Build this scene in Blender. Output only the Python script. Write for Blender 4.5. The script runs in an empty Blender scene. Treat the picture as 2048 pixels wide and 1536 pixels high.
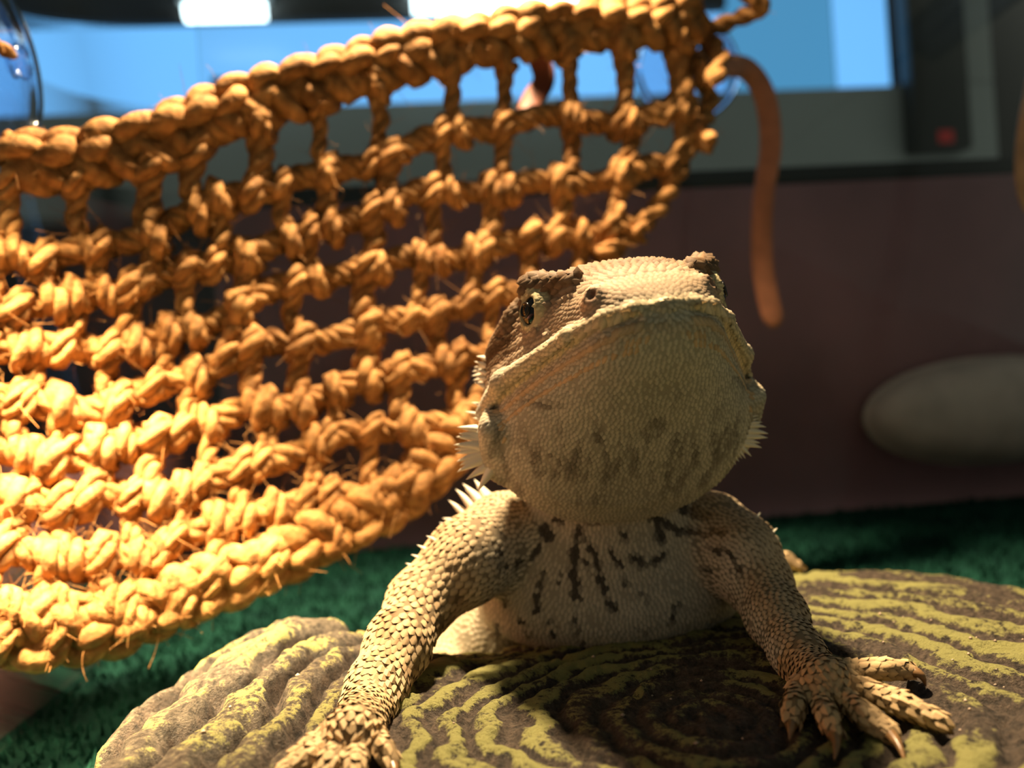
import bpy, math, random
import numpy as np
from mathutils import Matrix, Vector, kdtree

random.seed(7)
rng = np.random.default_rng(11)
CM = 0.01                       # everything below is written in centimetres
scene = bpy.context.scene

# ------------------------------------------------------------------ camera
F_PX = 1607.0
ROLL = math.atan(0.066)
CAM_Z = 8.5                     # height of the lens above the tank floor
RV = np.array([math.cos(ROLL), 0.0, -math.sin(ROLL)])
UV = np.array([math.sin(ROLL), 0.0, math.cos(ROLL)])
FV = np.array([0.0, 1.0, 0.0])
CAM = np.array([0.0, 0.0, CAM_Z])
cam_data = bpy.data.cameras.new('camera')
cam = bpy.data.objects.new('camera', cam_data)
scene.collection.objects.link(cam)
m = Matrix.Identity(4)
for r in range(3):
    m[r][0], m[r][1], m[r][2], m[r][3] = RV[r], UV[r], -FV[r], CAM[r] * CM
cam.matrix_world = m
cam_data.sensor_width = 36.0
cam_data.lens = F_PX / 2048 * 36.0
cam_data.clip_start = 0.01
cam_data.clip_end = 20
cam_data.dof.use_dof = True
cam_data.dof.focus_distance = 0.146
cam_data.dof.aperture_fstop = 10.8
scene.camera = cam

# ------------------------------------------------------------------ world
world = bpy.data.worlds.new('room_light')
scene.world = world
world.use_nodes = True
bg = world.node_tree.nodes['Background']
bg.inputs[0].default_value = (0.80, 0.86, 0.72, 1)
bg.inputs[1].default_value = 0.13

# ------------------------------------------------------------------ heat lamp (above the frame, left and behind the dragon)
lamp_data = bpy.data.lights.new('heat_lamp', 'SPOT')
lamp_data.energy = 19.0
lamp_data.color = (1.0, 0.77, 0.47)
lamp_data.shadow_soft_size = 0.012
lamp_data.spot_size = math.radians(92)
lamp_data.spot_blend = 0.6
lamp = bpy.data.objects.new('heat_lamp', lamp_data)
scene.collection.objects.link(lamp)
LAMP = np.array([-0.9, 23.8, 36.0])
lamp.location = LAMP * CM
lamp.rotation_euler = (Vector((0.5, 16.5, 3.0)) - Vector(LAMP)).to_track_quat('-Z', 'Y').to_euler()

# second bulb: narrow basking spot over the left end of the hammock
bask_data = bpy.data.lights.new('basking_lamp', 'SPOT')
bask_data.energy = 17.0
bask_data.color = (1.0, 0.74, 0.40)
bask_data.shadow_soft_size = 0.012
bask_data.spot_size = math.radians(58)
bask_data.spot_blend = 0.9
bask = bpy.data.objects.new('basking_lamp', bask_data)
scene.collection.objects.link(bask)
BASK = np.array([-12.2, 17.0, 19.0])
bask.location = BASK * CM
bask.rotation_euler = (Vector((-10.2, 18.6, 3.5)) - Vector(BASK)).to_track_quat('-Z', 'Y').to_euler()

scene.view_settings.view_transform = 'Standard'
scene.view_settings.look = 'None'
scene.view_settings.gamma = 1
scene.view_settings.use_curve_mapping = False
scene.view_settings.exposure = 0.0


# ------------------------------------------------------------------ helpers
def P(px, py, d):
    """photo pixel at depth d (cm along the view axis) -> world point in cm"""
    u = (px - 1024) / F_PX
    v = (768 - py) / F_PX
    return CAM + d * (FV + u * RV + v * UV)


def G(px, py, h):
    """photo pixel on the horizontal plane z = h"""
    u = (px - 1024) / F_PX
    v = (768 - py) / F_PX
    r = FV + u * RV + v * UV
    return CAM + r * ((h - CAM_Z) / r[2])


def project(p):
    q = p - CAM
    d = q[..., 1]
    return 1024 + F_PX * (q @ RV) / d, 768 - F_PX * (q @ UV) / d


def norm(v):
    return v / (np.linalg.norm(v, axis=-1, keepdims=True) + 1e-12)


def hash3(i, j, k, seed=0):
    n = (i.astype(np.int64) * 374761393 + j.astype(np.int64) * 668265263 + k.astype(np.int64) * 2147483647 + seed * 144269)
    n = (n ^ (n >> 13)) * 1274126177
    n = n ^ (n >> 16)
    return (n & 0xFFFF) / 65535.0


def vnoise(p, scale, seed=0):
    q = np.asarray(p, dtype=np.float64) * scale
    if q.shape[-1] == 2:
        q = np.concatenate([q, np.zeros(q.shape[:-1] + (1,))], -1)
    f = np.floor(q)
    t = q - f
    t = t * t * (3 - 2 * t)
    f = f.astype(np.int64)
    out = 0
    for a in (0, 1):
        for b in (0, 1):
            for c in (0, 1):
                w = (t[..., 0] if a else 1 - t[..., 0]) * (t[..., 1] if b else 1 - t[..., 1]) * (t[..., 2] if c else 1 - t[..., 2])
                out = out + w * hash3(f[..., 0] + a, f[..., 1] + b, f[..., 2] + c, seed)
    return out


def fbm(p, scale, seed=0, octv=3):
    s, a, tot = 0, 1.0, 0
    for o in range(octv):
        s = s + a * vnoise(p, scale * 2 ** o, seed + o)
        tot += a
        a *= 0.5
    return s / tot


def make_mesh(name, verts, faces, mat, parent=None, colors=None, attrs=None, smooth=True, kind=None, quads=None):
    """verts in cm; faces = (N,3) and/or quads = (M,4) arrays"""
    verts = np.asarray(verts, dtype=np.float64) * CM
    me = bpy.data.meshes.new(name)
    loops, starts, tot = [], [], 0
    if faces is not None and len(faces):
        faces = np.asarray(faces, dtype=np.int32)
        loops.append(faces.ravel())
        starts.append(np.arange(len(faces)) * faces.shape[1])
        tot = faces.size
    if quads is not None and len(quads):
        quads = np.asarray(quads, dtype=np.int32)
        loops.append(quads.ravel())
        starts.append(tot + np.arange(len(quads)) * 4)
    loops = np.concatenate(loops).astype(np.int32)
    starts = np.concatenate(starts).astype(np.int32)
    me.vertices.add(len(verts))
    me.vertices.foreach_set('co', verts.astype(np.float32).ravel())
    me.loops.add(len(loops))
    me.loops.foreach_set('vertex_index', loops)
    me.polygons.add(len(starts))
    me.polygons.foreach_set('loop_start', starts)
    me.update(calc_edges=True)
    me.validate()
    if smooth:
        me.polygons.foreach_set('use_smooth', np.ones(len(me.polygons), dtype=bool))
    if colors is not None:
        a = me.color_attributes.new('Col', 'FLOAT_COLOR', 'POINT')
        c = np.ones((len(verts), 4), dtype=np.float32)
        c[:, :3] = colors
        a.data.foreach_set('color', c.ravel())
    if attrs:
        for k, v in attrs.items():
            a = me.attributes.new(k, 'FLOAT', 'POINT')
            a.data.foreach_set('value', np.asarray(v, dtype=np.float32).ravel())
    if mat:
        me.materials.append(mat)
    o = bpy.data.objects.new(name, me)
    scene.collection.objects.link(o)
    if parent:
        o.parent = parent
    if kind:
        o['kind'] = kind
    return o


def empty(name, loc=(0, 0, 0)):
    o = bpy.data.objects.new(name, None)
    o.empty_display_size = 0.01
    scene.collection.objects.link(o)
    return o


def tag(o, label, cat, group=None):
    o['label'] = label
    o['category'] = cat
    if group:
        o['group'] = group
    return o


def tube(path, rad, sides=8, closed_ends=True):
    """returns verts, quads, tris for a tube along path (M,3)"""
    path = np.asarray(path, float)
    M = len(path)
    rad = np.broadcast_to(np.asarray(rad, float), (M,))
    T = norm(np.gradient(path, axis=0))
    N = np.zeros_like(T)
    ref = np.array([0.31, 0.2, 0.93])
    n = ref - T[0] * (ref @ T[0])
    if np.linalg.norm(n) < 1e-3:
        n = np.array([1.0, 0, 0]) - T[0] * T[0][0]
    n = n / np.linalg.norm(n)
    for i in range(M):
        n = n - T[i] * (n @ T[i])
        n = n / (np.linalg.norm(n) + 1e-9)
        N[i] = n
    B = np.cross(T, N)
    a = np.linspace(0, 2 * np.pi, sides, endpoint=False)
    V = path[:, None, :] + rad[:, None, None] * (np.cos(a)[None, :, None] * N[:, None, :] + np.sin(a)[None, :, None] * B[:, None, :])
    V = V.reshape(-1, 3)
    i = np.arange(M - 1)[:, None] * sides
    j = np.arange(sides)[None, :]
    j2 = (j + 1) % sides
    Q = np.stack([i + j, i + j2, i + sides + j2, i + sides + j], -1).reshape(-1, 4)
    tris = np.zeros((0, 3), int)
    if closed_ends:
        V = np.concatenate([V, path[:1], path[-1:]])
        c0, c1 = M * sides, M * sides + 1
        jj = np.arange(sides)
        t0 = np.stack([np.full(sides, c0), (jj + 1) % sides, jj], -1)
        t1 = np.stack([np.full(sides, c1), (M - 1) * sides + jj, (M - 1) * sides + (jj + 1) % sides], -1)
        tris = np.concatenate([t0, t1])
    return V, Q, tris


def yarn(path, rad, sides, seed):
    """tube whose sides carry lengthwise fibre grooves"""
    V, Q, T = tube(path, rad, sides)
    M = len(path)
    s_ = np.concatenate([[0], np.cumsum(np.linalg.norm(np.diff(path, axis=0), axis=1))])
    g = np.stack(np.meshgrid(s_ * 1.1, np.arange(sides) * 5.3 + seed * 1.7, indexing='ij'), -1)
    k = vnoise(g, 1.0, 71)
    C = np.repeat(np.asarray(path)[:, None, :], sides, 1)
    W = V[:M * sides].reshape(M, sides, 3)
    V[:M * sides] = (C + (W - C) * (.78 + .44 * k)[..., None]).reshape(-1, 3)
    return V, Q, T


def merge(parts):
    """parts: list of (V, Q, T) -> merged"""
    Vs, Qs, Ts, off = [], [], [], 0
    for V, Q, T in parts:
        Vs.append(V)
        if len(Q):
            Qs.append(Q + off)
        if len(T):
            Ts.append(T + off)
        off += len(V)
    return np.concatenate(Vs), (np.concatenate(Qs) if Qs else np.zeros((0, 4), int)), (np.concatenate(Ts) if Ts else np.zeros((0, 3), int))


def resample(pts, n):
    pts = np.asarray(pts, float)
    # Catmull-Rom through the points, then even arc length
    ext = np.concatenate([[2 * pts[0] - pts[1]], pts, [2 * pts[-1] - pts[-2]]])
    out = []
    for i in range(len(pts) - 1):
        p0, p1, p2, p3 = ext[i:i + 4]
        t = np.linspace(0, 1, 16, endpoint=False)[:, None]
        out.append(0.5 * ((2 * p1) + (-p0 + p2) * t + (2 * p0 - 5 * p1 + 4 * p2 - p3) * t ** 2 + (-p0 + 3 * p1 - 3 * p2 + p3) * t ** 3))
    out.append(pts[-1:])
    c = np.concatenate(out)
    s = np.concatenate([[0], np.cumsum(np.linalg.norm(np.diff(c, axis=0), axis=1))])
    t = np.linspace(0, s[-1], n)
    return np.stack([np.interp(t, s, c[:, k]) for k in range(pts.shape[1])], -1)


# ------------------------------------------------------------------ materials
def mat_new(name):
    mt = bpy.data.materials.new(name)
    mt.use_nodes = True
    nt = mt.node_tree
    return mt, nt, nt.nodes['Principled BSDF']


def set_in(b, **kw):
    for k, v in kw.items():
        b.inputs[k.replace('_', ' ')].default_value = v


def add_bump(nt, b, scale, dist, strength=0.6, detail=4, kind='ShaderNodeTexNoise', coord='Object'):
    tc = nt.nodes.new('ShaderNodeTexCoord')
    n = nt.nodes.new(kind)
    n.inputs['Scale'].default_value = scale
    if kind == 'ShaderNodeTexNoise':
        n.inputs['Detail'].default_value = detail
    bp = nt.nodes.new('ShaderNodeBump')
    bp.inputs['Strength'].default_value = strength
    bp.inputs['Distance'].default_value = dist
    nt.links.new(tc.outputs[coord], n.inputs['Vector'])
    nt.links.new(n.outputs[0], bp.inputs['Height'])
    nt.links.new(bp.outputs[0], b.inputs['Normal'])
    return n


def plain(name, col, rough=0.6, noise=0.0, scale=60, bump=0.0, spec=0.5):
    mt, nt, b = mat_new(name)
    set_in(b, Base_Color=(*col, 1), Roughness=rough, Specular_IOR_Level=spec)
    if noise > 0 or bump > 0:
        n = add_bump(nt, b, scale, 0.0008, bump if bump > 0 else 0.1)
        if noise > 0:
            r = nt.nodes.new('ShaderNodeValToRGB')
            r.color_ramp.elements[0].position = 0.3
            r.color_ramp.elements[1].position = 0.7
            r.color_ramp.elements[0].color = (*[c * (1 - noise) for c in col], 1)
            r.color_ramp.elements[1].color = (*[min(1, c * (1 + noise)) for c in col], 1)
            nt.links.new(n.outputs[0], r.inputs[0])
            nt.links.new(r.outputs[0], b.inputs['Base Color'])
    return mt


def emit(name, col, strength):
    mt, nt, b = mat_new(name)
    set_in(b, Base_Color=(0, 0, 0, 1), Emission_Color=(*col, 1), Emission_Strength=strength)
    return mt


def pane_glass(name, tint=(0.93, 0.96, 0.95), base_refl=0.025, rough=0.02):
    mt = bpy.data.materials.new(name)
    mt.use_nodes = True
    nt = mt.node_tree
    nt.nodes.clear()
    out = nt.nodes.new('ShaderNodeOutputMaterial')
    mix = nt.nodes.new('ShaderNodeMixShader')
    tr = nt.nodes.new('ShaderNodeBsdfTransparent')
    tr.inputs[0].default_value = (*tint, 1)
    gl = nt.nodes.new('ShaderNodeBsdfGlossy')
    gl.inputs['Roughness'].default_value = rough
    lw = nt.nodes.new('ShaderNodeLayerWeight')
    pw = nt.nodes.new('ShaderNodeMath')
    pw.operation = 'POWER'
    pw.inputs[1].default_value = 5.0
    ad = nt.nodes.new('ShaderNodeMath')
    ad.operation = 'MULTIPLY_ADD'
    ad.inputs[1].default_value = 0.9
    ad.inputs[2].default_value = base_refl
    nt.links.new(lw.outputs['Facing'], pw.inputs[0])
    nt.links.new(pw.outputs[0], ad.inputs[0])
    nt.links.new(ad.outputs[0], mix.inputs[0])
    nt.links.new(tr.outputs[0], mix.inputs[1])
    nt.links.new(gl.outputs[0], mix.inputs[2])
    nt.links.new(mix.outputs[0], out.inputs[0])
    return mt


def col_attr_mat(name, rough, bump_scale, bump_dist, bump_strength=0.5, spec=0.4, sss=0.0):
    mt, nt, b = mat_new(name)
    a = nt.nodes.new('ShaderNodeAttribute')
    a.attribute_name = 'Col'
    nt.links.new(a.outputs['Color'], b.inputs['Base Color'])
    set_in(b, Roughness=rough, Specular_IOR_Level=spec)
    if sss > 0:
        set_in(b, Subsurface_Weight=sss, Subsurface_Radius=(0.003, 0.0015, 0.0007), Subsurface_Scale=0.5)
    add_bump(nt, b, bump_scale, bump_dist, bump_strength)
    return mt


M_SKIN = col_attr_mat('lizard_skin', 0.75, 1400, 0.0002, 0.5, 0.15)
M_SCALE = col_attr_mat('lizard_scale', 0.68, 2500, 0.0001, 0.4, 0.16)
mt, nt, b = mat_new('lizard_scale_single')
oi = nt.nodes.new('ShaderNodeObjectInfo')
nt.links.new(oi.outputs['Color'], b.inputs['Base Color'])
set_in(b, Roughness=0.62, Specular_IOR_Level=0.25)
add_bump(nt, b, 60, 0.0001, 0.3)
M_SCALE1 = mt
M_SPIKE = plain('spike_horn', (0.88, 0.80, 0.64), 0.45, 0.08, 900, 0.15)
M_CLAW = plain('claw_horn', (0.24, 0.13, 0.055), 0.3, 0.25, 600, 0.1)
M_EYE = plain('eye_dark', (0.006, 0.005, 0.004), 0.08)
M_IRIS = plain('eye_iris', (0.015, 0.009, 0.005), 0.15, 0.3, 900)
M_PANEL = plain('maroon_backing', (0.52, 0.225, 0.25), 0.6, 0.2, 12)
M_BLACK = plain('black_trim', (0.012, 0.012, 0.012), 0.5, 0.1, 30)
M_GLASS = pane_glass('tank_glass')
M_LEATHER = plain('tan_leather', (0.55, 0.21, 0.11), 0.55, 0.2, 120, 0.3)
M_LEATHER3 = plain('dark_leather', (0.16, 0.045, 0.02), 0.6, 0.2, 120, 0.3)
M_LEATHER2 = plain('pale_leather', (0.50, 0.30, 0.16), 0.55, 0.2, 120, 0.3)
M_LEDGE = plain('invented_ledge_grey', (0.55, 0.46, 0.40), 0.55, 0.15, 50, 0.3)
M_FRAME = plain('grey_painted_frame', (0.46, 0.50, 0.50), 0.5, 0.06, 8)
M_ROOM = plain('dark_room_wall', (0.05, 0.047, 0.045), 0.8, 0.1, 4)
M_DARKBOX = plain('black_plastic', (0.012, 0.018, 0.016), 0.4, 0.1, 20)
M_SKYP = emit('window_daylight', (0.17, 0.50, 1.0), 1.25)
M_SKYP2 = emit('window_daylight_dim', (0.085, 0.33, 0.62), 0.95)
M_TUBE = emit('tube_lamp_white', (0.72, 0.92, 1.0), 6.0)
M_LED = emit('red_led', (1.0, 0.05, 0.04), 0.09)
mt, nt, b = mat_new('clear_rim_plastic')
set_in(b, Base_Color=(0.9, 0.94, 1.0, 1), Roughness=0.06, IOR=1.40, Transmission_Weight=1.0)
M_RIM = mt
M_CLEAR = pane_glass('clear_plastic', (0.86, 0.90, 0.97), 0.08, 0.12)

# jute: fine fibres along the cord by stretched noise
mt, nt, b = mat_new('jute_fibre')
tc = nt.nodes.new('ShaderNodeTexCoord')
n1 = nt.nodes.new('ShaderNodeTexNoise')
n1.inputs['Scale'].default_value = 420
n1.inputs['Detail'].default_value = 5
n2 = nt.nodes.new('ShaderNodeTexNoise')
n2.inputs['Scale'].default_value = 45
rp = nt.nodes.new('ShaderNodeValToRGB')
rp.color_ramp.elements[0].position = 0.28
rp.color_ramp.elements[1].position = 0.72
rp.color_ramp.elements[0].color = (0.19, 0.068, 0.014, 1)
rp.color_ramp.elements[1].color = (0.60, 0.305, 0.10, 1)
mx = nt.nodes.new('ShaderNodeMix')
mx.data_type = 'FLOAT'
mx.inputs[0].default_value = 0.5
bp = nt.nodes.new('ShaderNodeBump')
bp.inputs['Strength'].default_value = 0.9
bp.inputs['Distance'].default_value = 0.0008
nt.links.new(tc.outputs['Object'], n1.inputs['Vector'])
nt.links.new(tc.outputs['Object'], n2.inputs['Vector'])
nt.links.new(n1.outputs[0], mx.inputs[2])
nt.links.new(n2.outputs[0], mx.inputs[3])
nt.links.new(mx.outputs[0], rp.inputs[0])
sa = nt.nodes.new('ShaderNodeAttribute')
sa.attribute_name = 'streak'
ml = nt.nodes.new('ShaderNodeMix')
ml.data_type = 'RGBA'
ml.blend_type = 'MULTIPLY'
ml.inputs[0].default_value = 1.0
nt.links.new(rp.outputs[0], ml.inputs[6])
nt.links.new(sa.outputs['Fac'], ml.inputs[7])
nt.links.new(ml.outputs[2], b.inputs['Base Color'])
nt.links.new(n1.outputs[0], bp.inputs['Height'])
nt.links.new(bp.outputs[0], b.inputs['Normal'])
set_in(b, Roughness=0.8, Specular_IOR_Level=0.25)
M_JUTE = mt

# green reptile carpet
mt, nt, b = mat_new('green_carpet')
tc = nt.nodes.new('ShaderNodeTexCoord')
n1 = nt.nodes.new('ShaderNodeTexNoise')
n1.inputs['Scale'].default_value = 45
n1.inputs['Detail'].default_value = 6
n1.inputs['Roughness'].default_value = 0.7
rp = nt.nodes.new('ShaderNodeValToRGB')
rp.color_ramp.elements[0].position = 0.35
rp.color_ramp.elements[1].position = 0.68
rp.color_ramp.elements[0].color = (0.004, 0.030, 0.024, 1)
rp.color_ramp.elements[1].color = (0.014, 0.085, 0.055, 1)
bp = nt.nodes.new('ShaderNodeBump')
bp.inputs['Strength'].default_value = 0.8
bp.inputs['Distance'].default_value = 0.002
nt.links.new(tc.outputs['Object'], n1.inputs['Vector'])
nt.links.new(n1.outputs[0], rp.inputs[0])
nt.links.new(rp.outputs[0], b.inputs['Base Color'])
nt.links.new(n1.outputs[0], bp.inputs['Height'])
nt.links.new(bp.outputs[0], b.inputs['Normal'])
set_in(b, Roughness=0.9, Specular_IOR_Level=0.15)
M_CARPET = mt

# stump: dark resin with dry-brushed yellow paint on the ridges ('ridge' attribute = relief height)
mt, nt, b = mat_new('painted_stump_resin')
tc = nt.nodes.new('ShaderNodeTexCoord')
ar = nt.nodes.new('ShaderNodeAttribute')
ar.attribute_name = 'ridge'
ab = nt.nodes.new('ShaderNodeAttribute')
ab.attribute_name = 'bark'
nz = nt.nodes.new('ShaderNodeTexNoise')
nz.inputs['Scale'].default_value = 600
nz.inputs['Detail'].default_value = 8
nz.inputs['Roughness'].default_value = 0.75
nl = nt.nodes.new('ShaderNodeTexNoise')
nl.inputs['Scale'].default_value = 55
nl.inputs['Detail'].default_value = 3
for q in (nz, nl):
    nt.links.new(tc.outputs['Object'], q.inputs['Vector'])


def mth(op, a, bb, clamp=False):
    x = nt.nodes.new('ShaderNodeMath')
    x.operation = op
    x.use_clamp = clamp
    for i, v in enumerate((a, bb)):
        if isinstance(v, (int, float)):
            x.inputs[i].default_value = v
        else:
            nt.links.new(v, x.inputs[i])
    return x.outputs[0]


def mixc(fac, c1, c2):
    x = nt.nodes.new('ShaderNodeMix')
    x.data_type = 'RGBA'
    nt.links.new(fac, x.inputs[0])
    for i, c in ((6, c1), (7, c2)):
        if isinstance(c, tuple):
            x.inputs[i].default_value = (*c, 1)
        else:
            nt.links.new(c, x.inputs[i])
    return x.outputs[2]


base = mixc(mth('MULTIPLY', mth('SUBTRACT', nz.outputs[0], 0.38), 3.2, True), (0.022, 0.015, 0.010), (0.20, 0.14, 0.10))
barkc = mixc(mth('MULTIPLY', mth('SUBTRACT', nz.outputs[0], 0.38), 3.4, True), (0.030, 0.022, 0.014), (0.25, 0.20, 0.145))
base = mixc(mth('MULTIPLY', ab.outputs['Fac'], mth('SUBTRACT', mth('MULTIPLY', ar.outputs['Fac'], 2.2), 0.55, True)), base, barkc)  # left grooves stay dark: resin tone plus groove shade put into the colour
pf = mth('ADD', mth('MULTIPLY', ar.outputs['Fac'], 0.62), mth('MULTIPLY', nl.outputs[0], 1.3))
pf = mth('ADD', pf, mth('MULTIPLY', nz.outputs[0], 1.6))
pf = mth('SUBTRACT', pf, 1.88)
pf = mth('SUBTRACT', pf, mth('MULTIPLY', ab.outputs['Fac'], 0.15))
pf = mth('MULTIPLY', pf, 6.0, True)
nt.links.new(mixc(pf, base, (0.38, 0.35, 0.115)), b.inputs['Base Color'])
bp = nt.nodes.new('ShaderNodeBump')
ng = nt.nodes.new('ShaderNodeTexNoise')
ng.inputs['Scale'].default_value = 1500
ng.inputs['Detail'].default_value = 3
ng.inputs['Roughness'].default_value = 0.7
nt.links.new(tc.outputs['Object'], ng.inputs['Vector'])
bp.inputs['Strength'].default_value = 1.0
bp.inputs['Distance'].default_value = 0.0015
nt.links.new(mth('ADD', mth('MULTIPLY', nz.outputs[0], 1.0), mth('MULTIPLY', ng.outputs[0], 0.6)), bp.inputs['Height'])
nt.links.new(bp.outputs[0], b.inputs['Normal'])
set_in(b, Roughness=0.62, Specular_IOR_Level=0.4)
M_STUMP = mt

# ================================================================== the tank and the room behind
YAW = math.atan(0.088)
CORNER = np.array([-15.7, 43.2])                       # inside back-left corner on the floor
EX = np.array([math.cos(YAW), math.sin(YAW)])          # along the back wall
EY = np.array([-math.sin(YAW), math.cos(YAW)])         # along the left wall, going back


def tk(s, t, z):
    """tank coordinates: s along the back wall from the corner, t towards the back (0 at back wall)"""
    q = CORNER + EX * s + EY * t
    return np.array([q[0], q[1], z])


def boxm(s0, s1, t0, t1, z0, z1, fr=tk, bev=0.0):
    V = np.array([fr(s, t, z) for s in (s0, s1) for t in (t0, t1) for z in (z0, z1)])
    Q = np.array([[0, 1, 3, 2], [4, 6, 7, 5], [0, 4, 5, 1], [2, 3, 7, 6], [0, 2, 6, 4], [1, 5, 7, 3]])
    return V, Q, np.zeros((0, 3), int)


def box_obj(name, ext, mat, parent=None, fr=tk, kind=None, bevel=0.0):
    V, Q, T = boxm(*ext, fr=fr)
    o = make_mesh(name, V, None, mat, parent, quads=Q, smooth=False, kind=kind)
    if bevel:
        md = o.modifiers.new('bevel', 'BEVEL')
        md.width = bevel * CM
        md.segments = 2
    return o


# carpet: gently uneven sheet
n = 90
ss, tt = np.meshgrid(np.linspace(0, 60, n), np.linspace(-48, 0, n), indexing='ij')
gz = -0.12 + 0.12 * fbm(np.stack([ss, tt], -1), 0.9, 3)
V = np.stack([CORNER[0] + EX[0] * ss + EY[0] * tt, CORNER[1] + EX[1] * ss + EY[1] * tt, gz], -1).reshape(-1, 3)
ii, jj = np.meshgrid(np.arange(n - 1), np.arange(n - 1), indexing='ij')
q0 = (ii * n + jj).ravel()
make_mesh('floor', V, None, M_CARPET, quads=np.stack([q0, q0 + n, q0 + n + 1, q0 + 1], -1), kind='structure')
# carpet pile in the part of the floor that shows
nb = 26000
ps = rng.uniform(0, 46, nb)  # (the stump stands clear of the pile)
pt = rng.uniform(-36, -0.2, nb)
bx = np.stack([CORNER[0] + EX[0] * ps + EY[0] * pt, CORNER[1] + EX[1] * ps + EY[1] * pt, np.full(nb, -0.03)], -1)
keep = (bx[:, 1] > 8) & (np.hypot(bx[:, 0] - 2.9, bx[:, 1] - 13.4) > 14.2)
bx = bx[keep]
nb = len(bx)
an = rng.uniform(0, 2 * np.pi, nb)
side = np.stack([np.cos(an), np.sin(an), 0 * an], -1) * 0.07
tip = bx + np.stack([rng.normal(0, 0.12, nb), rng.normal(0, 0.12, nb), rng.uniform(0.2, 0.42, nb)], -1)
V = np.stack([bx - side, bx + side, tip], 1).reshape(-1, 3)
o = make_mesh('carpet_pile', V, np.arange(nb * 3).reshape(-1, 3), M_CARPET, smooth=False, kind='stuff')
tag(o, 'short green pile of the reptile carpet covering the tank floor', 'carpet')

wb = box_obj('wall_back', (0, 60, 0.0, 0.5, -0.1, 40), M_GLASS, kind='structure')
box_obj('backing_panel', (0.0, 60, 0.52, 0.8, -0.1, 19.0), M_PANEL, wb)
box_obj('panel_edge', (0.0, 60, 0.52, 1.0, 19.0, 20.0), M_BLACK, wb)
wl = box_obj('wall_left', (-0.5, 0.0, -48, 0.5, -0.1, 40), M_GLASS, kind='structure')
box_obj('backing_panel', (-0.8, -0.52, -48, 0.5, -0.1, 7.2), M_PANEL, wl)

# room far behind: wall, window with grey frame
FAR0 = np.array([0.0, 100.0])


def rm(s, t, z):
    q = FAR0 + EX * s + EY * t
    return np.array([q[0], q[1], z])


def rs(px, py):
    """photo pixel -> (s, z) on the far wall plane"""
    u = (px - 1024) / F_PX
    v = (768 - py) / F_PX
    r = FV + u * RV + v * UV
    k = (FAR0 @ EY) / (r[:2] @ EY)
    h = CAM + r * k
    return float((h[:2] - FAR0) @ EX), float(h[2])


box_obj('wall_far', (-170, 170, 6, 8, -60, 160), M_ROOM, fr=rm, kind='structure')
s_l = rs(-250, 220)[0]
s_r = rs(2000, 165)[0]
z_sill = rs(900, 195)[1]
z_bot = rs(1600, 362)[1]
s_dk0, s_dk1 = rs(1806, 150)[0], rs(1918, 150)[0]
w1 = empty('window_1')
w1['kind'] = 'structure'
box_obj('bottom_rail', (s_l, s_r, 1.0, 5.9, z_bot, z_sill), M_FRAME, w1, fr=rm, bevel=0.3)
box_obj('side_rail', (s_dk1 + 0.05, s_r, 1.0, 5.9, z_sill, z_sill + 40), M_FRAME, w1, fr=rm, bevel=0.3)
sm1, sm2 = rs(1470, 100)[0], rs(1695, 100)[0]
box_obj('pane', (s_l, sm1 - 0.3, 3.0, 3.4, z_sill, z_sill + 11.0), M_SKYP, w1, fr=rm)
box_obj('pane', (sm1, sm2 - 0.3, 3.0, 3.4, z_sill, z_sill + 40), M_SKYP2, w1, fr=rm)
box_obj('pane', (sm2, s_dk0, 2.9, 3.3, z_sill, z_sill + 40), M_SKYP, w1, fr=rm)
box_obj('top_rail', (s_l, sm1 - 0.3, 1.0, 5.9, z_sill + 11.0, z_sill + 40), M_ROOM, w1, fr=rm)
# black unit with red light in front of the frame
zb = rs(1865, 308)[1]
dv = empty('black_unit')
box_obj('case', (s_dk0, s_dk1, -2.0, 0.95, zb, zb + 60), M_DARKBOX, dv, fr=rm, bevel=0.4)
sl, zl = rs(1872, 283)
box_obj('indicator_light', (sl - 1.0, sl + 1.0, -2.25, -1.98, zl - 0.8, zl + 0.8), M_LED, dv, fr=rm, bevel=0.3)['label'] = 'small red indicator light'
tag(dv, 'tall narrow black unit with small red light, fixed to the grey window frame', 'device')
# dark box on the sill and a blue-grey rounded chair back before the pane
a0, a1 = rs(418, 165), rs(640, 165)
db = empty('storage_box')
box_obj('body', (a0[0], a1[0], 1.2, 2.8, z_sill - 0.05, z_sill + 3.2), M_DARKBOX, db, fr=rm, bevel=0.3)
box_obj('lid', (a0[0] - 0.2, a1[0] + 0.2, 1.1, 2.9, z_sill + 3.2, z_sill + 4.0), M_DARKBOX, db, fr=rm, bevel=0.3)
tag(db, 'dark low box standing on the window sill behind the hammock', 'box')
# two white tube lamps under the top rail


def tube_lamp(pa, pb, label):
    (sa, za), (sb, zb2) = rs(*pa), rs(*pb)
    z = max(za, zb2)
    lp = empty('tube_lamp')
    pts = np.array([rm(s, 0.2, z) for s in np.linspace(sa, sb, 12)])
    V, Q, T = tube(pts, 1.15, 14)
    make_mesh('tube', V, T, M_TUBE, lp, quads=Q)
    box_obj('holder', (sa - 0.8, sb + 0.8, -0.6, 0.99, z + 1.1, z + 1.9), M_FRAME, lp, fr=rm, bevel=0.2)
    tag(lp, label, 'lamp')


tube_lamp((370, 24), (530, 22), 'short white glowing tube lamp at the top of the window, above the dark box')
tube_lamp((825, 8), (1150, 8), 'long white glowing tube lamp at the top of the window, above the hammock rope edge')

# suction cups ------------------------------------------------------


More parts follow.
